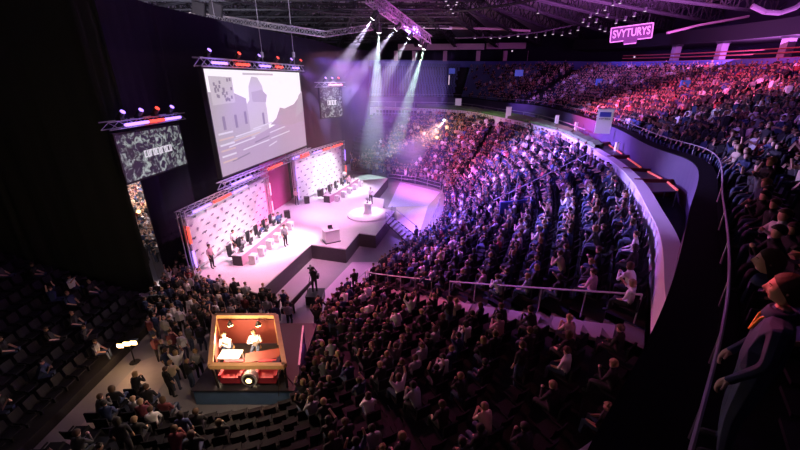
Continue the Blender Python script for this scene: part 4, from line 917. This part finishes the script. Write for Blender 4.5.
# hanging hanging sign with lettering
def text_mesh(body, size, ext=.03):
    cu = bpy.data.curves.new('t', 'FONT'); cu.body = body; cu.size = size; cu.extrude = ext; cu.align_x = 'CENTER'; cu.align_y = 'CENTER'; cu.offset = size*.02
    o = bpy.data.objects.new('t', cu); C.objects.link(o); me = bpy.data.meshes.new_from_object(o.evaluated_get(bpy.context.evaluated_depsgraph_get())); bpy.data.objects.remove(o); return me
T_ = 48; a = bp(631, 33, t=T_); w = 36*T_/F; h = 13*T_/F
sg = thing('hanging_sign', 'dark hanging sign with pale capitals below the purple roof', 'sign', a, -.12); sg.rotation_euler = (0.0, -.09, -.35)
MB().box((0, 0, 0), (w, .3, h)).box((0, 0, -h/2-.2), (w*.32, .3, .45)).obj('board', M['signface'], sg)
sm = mat('sign_glow', (.6, .3, .5), .5, emit=(.85, .35, .75), es=.55)
bd = MB()
for c, d in (((0, -.17, h/2), (w, .06, .12)), ((-w*.335, -.17, -h/2), (w*.33, .06, .12)), ((w*.335, -.17, -h/2), (w*.33, .06, .12)), ((-w/2, -.17, 0), (.12, .06, h)), ((w/2, -.17, 0), (.12, .06, h)), ((0, -.17, -h/2-.42), (w*.3, .06, .1))): bd.box(c, d)
bd.obj('border', sm, sg); tm = text_mesh('SVYTURYS', h*.62); tm.materials.clear(); tm.materials.append(sm)
tx = link('lettering', tm, sg, (0, -.2, .02)); tx.rotation_euler = (PI/2, 0, 0); tw_ = max(v.co.x for v in tm.vertices)*2; tx.scale = (w*.9/tw_, 1.25, 1)
for sx in (-1, 1): MB().bar((sx*w*.4, 0, h/2), (sx*w*.4, 0, h/2+4), .03, 4).obj('cable', M['black'], sg)
# slanted lighting truss with moving heads
TA, TB = bp(370, 3, t=36), bp(428, 44, t=50)
lt_ = thing('light_truss', 'slanted magenta lit lattice truss carrying the beam lamps', 'truss')
M['mag'] = mat('truss_painted', (.62, .40, .62), .4, .3)
truss(TA, TB, .95, .9, 16, .075, .05).obj('lattice', M['mag'], lt_)
BEAMS = [((373, 18), 37, (322, 96), 44, .35, 1.5), ((379, 32), 39, (372, 163), 50, .25, 2.0), ((396, 29), 41, (338, 98), 47, .25, 1.5), ((409, 38), 45, (378, 90), 50, .2, 1.2), ((420, 45), 48, (402, 92), 52, .2, .9), ((424, 49), 49, (388, 168), 56, .25, 1.9)]
# hanging black speakers
for u, v, l in ((199, 8, 'black box hanging from the roof, left of its pair'), (216, 9, 'tilted black box hanging from the roof, right of its pair')):
    p = bp(u, v, t=30); sp = thing('hanging_speaker', l, 'speaker', p, .3, 'black boxes hanging under the roof'); sp.rotation_euler = (.2, .25, .3)
    MB().box((0, 0, 0), (.95, .8, .95)).obj('cabinet', M['black'], sp); MB().box((0, -.42, 0), (.85, .04, .85)).obj('grille', M['dark'], sp); MB().bar((0, 0, .45), (0, 0, 4), .03, 4).obj('cable', M['black'], sp)


# ------------------------------------------------------------------ the two people close by at the rail (faces modelled, one skin)
def close_person(name, label, head, rz, arms, cols, hairlen, seedv, sc=1.0):
    """head: world place of the head centre; arms: per side (elbow, wrist) in local coordinates around a standing body"""
    hz = .95; J, E = pose('stand')
    for n in 'lr':
        el, wr = arms[n]; J['el'+n] = (*el, .05); J['wr'+n] = (*wr, .031); d = (V(wr)-V(el)).normalized(); J['ha'+n] = (*(V(wr)+d*.07), .036)
        side = V((0, 0, 1)).cross(d) if abs(d.z) < .9 else V((0, 1, 0)).cross(d); side = (d.cross(V((0, 1, 0))) if abs(d.y) < .9 else V((1, 0, 0))).normalized(); nrm = d.cross(side)
        for f in range(4):
            o_ = side*(-.03+.02*f); ln = (.062, .075, .070, .055)[f]; a = V(J['ha'+n][:3])+o_*.8+d*.01; b = a+d*ln*.55+o_*.2; c = b+d*ln*.38+nrm*.025; e_ = c+d*.012+nrm*.022
            for q, (nm, pt) in enumerate((('a', a+d*.02), ('b', b), ('c', c), ('d', e_))): J['f%s%d%s' % (n, f, nm)] = (*pt, .0115-.0006*q)
            E += [('ha'+n, 'f%s%da' % (n, f), 1), ('f%s%da' % (n, f), 'f%s%db' % (n, f), 1), ('f%s%db' % (n, f), 'f%s%dc' % (n, f), 1), ('f%s%dc' % (n, f), 'f%s%dd' % (n, f), 1)]
        a = V(J['wr'+n][:3])+d*.03-side*.028; b = a-side*.025+d*.035+nrm*.01; c = b+d*.028+nrm*.008
        J['t%sa' % n] = (*a, .013); J['t%sb' % n] = (*b, .011); J['t%sc' % n] = (*c, .010); E += [('wr'+n, 't%sa' % n, 1), ('t%sa' % n, 't%sb' % n, 1), ('t%sb' % n, 't%sc' % n, 1)]
    for k in ('skull', 'crown', 'jaw'): J.pop(k)
    E = [e for e in E if e[0] in J and e[1] in J]; J['neck'] = (0, .01, hz+.60, .055)
    body = skin_mesh(J, E, 'b', 1)
    # head with brow, eye hollows, nose, lips, chin and ears
    hc = V((0, .03, hz+.70)); nu, nv = 44, 34; vs = []; fs = []
    def g(x, z, x0, z0, sx, sz): return math.exp(-((x-x0)/sx)**2-((z-z0)/sz)**2)
    for j in range(nv+1):
        th = PI*j/nv
        for i in range(nu):
            ph = 2*PI*i/nu; x = math.sin(th)*math.cos(ph); y = math.sin(th)*math.sin(ph); z = math.cos(th)
            px, py, pz = x*.076, y*.098, z*.118
            if z < 0: px *= 1+.26*z*(1 if y > 0 else .6); py *= 1+(.10*z if y > 0 else .28*z)
            if y > 0:
                fwd = y**.7
                py += fwd*(.024*g(px, pz, 0, -.022, .011, .016)+.014*g(px, pz, 0, .0, .008, .022)+.006*g(abs(px), pz, .026, .026, .018, .009)-.011*g(abs(px), pz, .029, .008, .013, .010)+.009*g(px, pz, 0, -.052, .019, .007)-.004*g(px, pz, 0, -.058, .02, .003)+.011*g(px, pz, 0, -.088, .02, .016)+.004*g(abs(px), pz, .038, -.022, .02, .02))
            if abs(x) > .8: px += math.copysign(.016, x)*g(py, pz, -.006, -.002, .012, .026)
            vs.append((hc.x+px, hc.y+py, hc.z+pz))
    fs = [(j*nu+i, (j+1)*nu+i, (j+1)*nu+(i+1) % nu, j*nu+(i+1) % nu) for j in range(nv) for i in range(nu)]
    bm = bmesh.new(); bm.from_mesh(body); tmp = bpy.data.meshes.new('h'); tmp.from_pydata(vs, [], fs); bm.from_mesh(tmp); bmesh.ops.remove_doubles(bm, verts=bm.verts, dist=.0004)
    me = bpy.data.meshes.new(name); bm.to_mesh(me); o = bpy.data.objects.new('t', me); C.objects.link(o); md = o.modifiers.new('r', 'REMESH'); md.mode = 'VOXEL'; md.voxel_size = .0052; md.use_smooth_shade = True
    out = bpy.data.meshes.new_from_object(o.evaluated_get(bpy.context.evaluated_depsgraph_get())); bpy.data.objects.remove(o)
    for m_ in (M[cols[0]], M['skin'], M[cols[1]], M['shoe'], M['lip']): 
        if len(out.materials) < 5: out.materials.append(m_)
    out.materials.clear(); bm = bmesh.new(); bm.from_mesh(out); seen_ = set(); isl = []
    for v0 in bm.verts:
        if v0 in seen_: continue
        st_ = [v0]; seen_.add(v0); cur = []
        while st_:
            x_ = st_.pop(); cur.append(x_)
            for e_ in x_.link_edges:
                y_ = e_.other_vert(x_)
                if y_ not in seen_: seen_.add(y_); st_.append(y_)
        isl.append(cur)
    isl.sort(key=len)
    for c_ in isl[:-1]: bmesh.ops.delete(bm, geom=c_, context='VERTS')
    bm.to_mesh(out); bm.free()
    for m_ in (M[cols[0]], M['skin'], M[cols[1]], M['shoe'], M['lip']): out.materials.append(m_)
    segs = [(V(J[a][:3]), V(J[b][:3]), (J[a][3]+J[b][3])/2, 0 if (mi_ == 1 and a[:2] == 'el') else mi_) for a, b, mi_ in E]
    mis = []
    for p in out.polygons:
        c = p.center
        if c.z > hz+.565: 
            px, pz = c.x-hc.x, c.z-hc.z; mis.append(4 if (abs(px) < .024 and -.064 < pz < -.044 and c.y > hc.y+.07) else 1); continue
        best, b_ = 9, 0
        for a, b, r, m_ in segs:
            d = b-a; t = max(0, min(1, (c-a).dot(d)/max(d.length_squared, 1e-9))); e = (c-(a+d*t)).length-r
            if e < best: best, b_ = e, m_
        mis.append(b_)
    out.polygons.foreach_set('material_index', mis); out.polygons.foreach_set('use_smooth', [True]*len(mis))
    loc = V(head)-Matrix.Rotation(rz, 3, 'Z') @ (hc*sc)
    ob = link(name, out, None, loc, rz); ob.scale = (sc,)*3; tag(ob, label, 'person')
    # hair shell, eyes, brows
    rnd = random.Random(seedv); hb = MB(); n = 40; rows = 16; pr = []
    for i in range(rows+1):
        t = i/rows
        for k in range(n):
            ph = 2*PI*k/n; y = math.sin(ph); back = .5-.5*y
            th = t*PI*(.30+.34*min(1, back*1.6)); drop = max(0, t-.7)/.3*hairlen*max(0, min(1, back*2-.55))
            wv = 1+.018*math.sin(ph*13+i)+rnd.uniform(-.006, .006)
            pr.append((hc.x+.086*wv*math.cos(ph)*math.sin(th), hc.y-.006+.108*wv*y*math.sin(th), hc.z+.008+.124*wv*math.cos(th)-drop))
    fs = [(i*n+k, (i+1)*n+k, (i+1)*n+(k+1) % n, i*n+(k+1) % n) for i in range(rows) for k in range(n)]
    hb.add(pr, fs); hb.obj('hair', M['hairb'], ob, smooth=True)
    for sx in (-1, 1):
        ey = MB().lathe((0, 0, 0), [(.001, -.011), (.008, -.008), (.011, 0), (.008, .008), (.001, .011)], 12).obj('eye', M['eye'], ob, smooth=True, loc=(hc.x+sx*.029, hc.y+.073, hc.z+.008))
        MB().bar((0, .0095, 0), (0, .0118, 0), .005, 10).obj('pupil', M['iris'], ey)
        MB().path([(hc.x+sx*.016, hc.y+.094, hc.z+.027), (hc.x+sx*.03, hc.y+.091, hc.z+.031), (hc.x+sx*.044, hc.y+.080, hc.z+.026)], .0035, 5).obj('eyebrow', M['hairb'], ob)
    # jacket collar
    hb = MB(); hb.lathe((0, .0, hz+.50), [(.105, -.02), (.09, .03), (.078, .055), (.070, .05)], 20); hb.obj('collar', M['shirt_navy'] if cols[0] != 'shirt_white' else M['shirt_grey'], ob, smooth=True)
    return ob
yc = close_person('person', 'young person in navy jacket with yellow lanyard, red lit face, at the right edge', bp(786, 290, t=2.55), .85, {'l': ((-.25, .0, 1.14), (-.22, .14, .92)), 'r': ((.25, .0, 1.14), (.22, .14, .92))}, ('shirt_navy', 'jeans'), .04, 3, .98)
MB().path([(-.065, .04, 1.48), (-.045, .10, 1.40), (0, .125, 1.27)], .010, 6).path([(.065, .04, 1.48), (.045, .10, 1.40), (0, .125, 1.27)], .010, 6).obj('lanyard', M['yellow'], yc)
close_person('person', 'adult with long dark hair in dark coat, one hand raised over the guard rail', bp(769, 262, t=3.35), .9, {'l': ((-.25, .0, 1.14), (-.22, .14, .92)), 'r': ((.27, .18, 1.24), (.14, .40, 1.44))}, ('shirt_black', 'trousers'), .16, 8)
light('SPOT', 'rail_spill', (-2, 14, 17), 9000, (1, .12, .2), bp(786, 290, t=2.6), spot_size=math.radians(5), spot_blend=.6, shadow_soft_size=.2)

# ------------------------------------------------------------------ lights
def spot(name, loc, tgt, e, col, ang, blend=.6, size=.3): return light('SPOT', name, loc, e, col, tgt, spot_size=math.radians(ang), spot_blend=blend, shadow_soft_size=size)
w = bpy.data.worlds.new('w'); S.world = w; w.use_nodes = True; w.node_tree.nodes['Background'].inputs[0].default_value = (.75, 1, .85, 1); w.node_tree.nodes['Background'].inputs[1].default_value = .004
LP = [
 ('stage_wash', (-2, 22, 17), (-10.5, 27, 1), 14000, (1, .42, .75), 50),
 ('stage_wash', (0, 34, 18), (-7, 37, 1), 15000, (.85, .5, 1), 48),
 ('stage_wash', (-4, 24, 17), (-9, 23, 1), 7000, (1, .28, .45), 36),
 ('stage_wash', (-1, 30, 18), (-5.5, 33, 1), 12000, (1, .42, .85), 30),
 ('desk_key', (-3, 30, 15), (-10, 26, 1.5), 14000, (1, .92, .95), 30),
 ('desk_key', (0, 40, 16), (-7, 41, 1.5), 16000, (1, .95, 1), 32),
 ('board_key', (-4, 22, 9), (-13, 26, 3.5), 1800, (1, .93, .97), 48),
 ('board_key', (-1, 36, 10), (-9, 40, 4), 2500, (1, .95, 1), 44),
 ('riser_spot', (-2, 40, 18), bp(368, 213, 1.2), 12000, (1, 1, 1), 12),
 ('floor_wash', (-2, 30, 18), bp(405, 200, 0), 15000, (.62, .5, 1), 30),
 ('floor_wash', (-4, 26, 17), bp(345, 285, 0), 5500, (1, .40, .95), 26),
 ('crowd_violet', (-7, 34, 17), (9, 31, 3), 110000, (.32, .13, 1), 60),
 ('crowd_violet', (-7, 30, 16), (6.5, 22, 3), 42000, (.24, .13, 1), 44),
 ('crowd_pink', (-8, 40, 17), (6, 46, 3), 36000, (.9, .16, .75), 50),
 ('crowd_red', (-8, 38, 16), (9, 37, 3), 26000, (1, .08, .25), 34),
 ('crowd_far', (-6, 44, 18), (5, 57, 4), 8000, (.65, .35, .9), 50),
 ('crowd_red_near', (-9, 26, 14), (0, 13, 2), 3000, (1, .18, .25), 55),
 ('crowd_pink_near', (-8, 25, 14), (-.5, 17.5, 2), 10000, (1, .12, .35), 38),
 ('crowd_rose', (-10, 30, 11), (4, 12.5, 4), 11000, (.9, .10, .35), 44),
 ('crowd_violet', (-8, 31, 14), (7.5, 15.5, 5), 34000, (.32, .12, 1), 28),
 ('booth_side_warm', (-7, 19, 8), (-10.5, 19, 0), 750, (1, .60, .42), 60),
 ('upper_red', (0, 38, 19), (25, 34, 12), 80000, (1, .07, .26), 40),
 ('upper_violet', (-2, 30, 18), (15, 16, 11), 9000, (.40, .16, 1), 40),
 ('upper_violet', (0, 50, 19), (24, 56, 12), 85000, (.38, .18, 1), 40),
 ('parapet_wash', (-2, 34, 15), (14, 33, 7.8), 22000, (.48, .38, 1), 60),
 ('parapet_wash', (-2, 26, 12), (10.5, 15, 8), 22000, (.48, .38, 1), 34),
 ('fascia_wash', (4, 36, 15), (16, 30, 9), 5000, (.5, .12, .9), 56),
 ('drape_wash', (-4, 34, 12), (-14, 31, 9), 7000, (.32, .08, .9), 56),
 ('drape_wash', (-4, 48, 12), (-9, 54, 9), 9000, (.42, .35, .9), 80),
 ('cloth_wash', (-6, 32, 9), bp(283, 190, 4), 12000, (1, .06, .30), 24),
]
for n_, l_, t_, e_, c_, a_ in LP: spot(n_, l_, t_, e_, c_, a_)
light('AREA', 'roof_glow', (30, 38, 17.5), 17000, (.6, .15, .75), (30, 40, 24), size=22)
light('AREA', 'roof_glow', (0, 60, 17.5), 900, (.7, .4, .7), (0, 60, 24), size=20)
light('AREA', 'roof_glow', (-10, 30, 18.6), 700, (.8, .7, .95), (-10, 32, 24), size=14)
spot('truss_glow', (-1, 36, 9), (TA+TB)/2, 9000, (1, .25, .9), 40)
spot('rim_wash', (0, 26, 9), bp(270, 26, t=36), 6000, (.8, .7, 1), 45)
spot('terrace_fill', (4, 50, 17), (13.5, 52, 8), 2200, (.7, 1, .6), 40)  # added greenish fill so the hedge reads green under the violet
light('AREA', 'gallery_glow', (34, 44, 19.5), 500, (.9, .2, .4), (40, 48, 15), size=8)
light('POINT', 'flare', bp(135, 357, 1.1)+V((0, -.25, .1)), 34, (1, .62, .35), shadow_soft_size=.1)
light('POINT', 'booth_lamp', (-6.9, 13.1, ZB+1.5), 190, (1, .66, .36), shadow_soft_size=.15)
light('POINT', 'booth_lamp', (-7.9, 13.3, ZB+1.5), 120, (1, .75, .5), shadow_soft_size=.1)
light('POINT', 'booth_front_fill', (-6.2, 10.3, 4.2), 190, (1, .72, .5), shadow_soft_size=.2)  # added fill for the booth's front beam and skirt, no fixture there
light('POINT', 'analyst_lamp', AD+V((0, -.3, 3)), 900, (1, .5, .15), shadow_soft_size=.2)
light('POINT', 'backstage', (-21, 30, 7), 5000, (1, .75, .7), shadow_soft_size=.5)
light('POINT', 'backstage', (-26, 42, 9), 8000, (.7, .7, 1), shadow_soft_size=.5)
hz_ = MB().slab([(-17, 20), (3, 20), (6, 66), (-12, 66)], 1.3, 14.5).obj('stage_haze', None); tag(hz_, 'thin haze hanging in the air over the stage', 'haze', None, 'stuff')
m_ = bpy.data.materials.new('stage_haze'); m_.use_nodes = True; nt = m_.node_tree; nt.nodes.remove(nt.nodes['Principled BSDF']); q_ = nt.nodes.new('ShaderNodeVolumeScatter'); q_.inputs['Density'].default_value = .0025; q_.inputs['Color'].default_value = (1, 1, 1, 1)
nt.links.new(q_.outputs[0], nt.nodes['Material Output'].inputs['Volume']); hz_.data.materials.clear(); hz_.data.materials.append(m_)
# haze in the beams: each beam lamp lights its own column of haze
def beam_haze(a, b, r0, r1, col, dens, energy, label):
    d = b-a; q = d.to_track_quat('Z', 'Y'); mb = MB(); n = 20
    vs = [q @ V((math.cos(2*PI*i/n)*r, math.sin(2*PI*i/n)*r, z)) for r, z in ((r0, 0), (r1, d.length)) for i in range(n)]
    mb.add(vs, [(i, (i+1) % n, n+(i+1) % n, n+i) for i in range(n)]+[tuple(range(n-1, -1, -1)), tuple(range(n, 2*n))])
    m_ = bpy.data.materials.new('beam_haze'); m_.use_nodes = True; nt = m_.node_tree; nt.nodes.remove(nt.nodes['Principled BSDF']); vsn = nt.nodes.new('ShaderNodeVolumeScatter'); vsn.inputs['Density'].default_value = dens; vsn.inputs['Color'].default_value = (1, 1, 1, 1)
    nt.links.new(vsn.outputs[0], nt.nodes['Material Output'].inputs['Volume'])
    o = mb.obj('beam_haze', m_, loc=a); tag(o, label, 'haze', 'hazy light beams', 'stuff')
    ang = 2*math.atan((r1)/d.length)*1.02
    spot('beam_lamp', a+d.normalized()*.03, b, energy, col, math.degrees(ang), .25, .04)
for i, (pa, ta, pb_, tb, r0, r1) in enumerate(BEAMS):
    a, b = bp(*pa, t=ta), bp(*pb_, t=tb)
    h = MB().bar((0, 0, 0), (b-a).normalized()*-.8, .3, 10, r2=.22).obj('beam_lamp', M['black'], loc=a); MB().bar((b-a).normalized()*.01, (b-a).normalized()*.06, .24, 12).obj('lens', LED['white'], h)
    tag(h, ['beam lamp at the upper end of the slanted truss', 'beam lamp hanging straight down from the slanted truss', 'beam lamp in the upper half of the slanted truss', 'beam lamp in the middle of the slanted truss', 'beam lamp in the lower half of the slanted truss', 'beam lamp at the low end of the slanted truss'][i], 'lamp', 'beam lamps on the slanted truss')
    beam_haze(a+(b-a).normalized()*.1, b, r0, r1, [(.75, .6, 1), (.65, .9, .85), (.75, .65, 1), (.8, .75, 1), (.8, .75, 1), (.7, 1, .9)][i], .03, [40000, 70000, 30000, 16000, 14000, 70000][i], 'soft cone of hazy light falling from a beam lamp')
b = bp(402, 160, t=proj(FS_)[2]-8); beam_haze(FS_+V((0, -.5, -.2)), b, .15, 1.8, (1, .85, .8), .03, 12000, 'slanting hazy beam from the spotlight in the far crowd')
S.view_settings.view_transform = 'Standard'; S.view_settings.look = 'None'; S.view_settings.gamma = 1; S.view_settings.use_curve_mapping = False
S.view_settings.exposure = 0
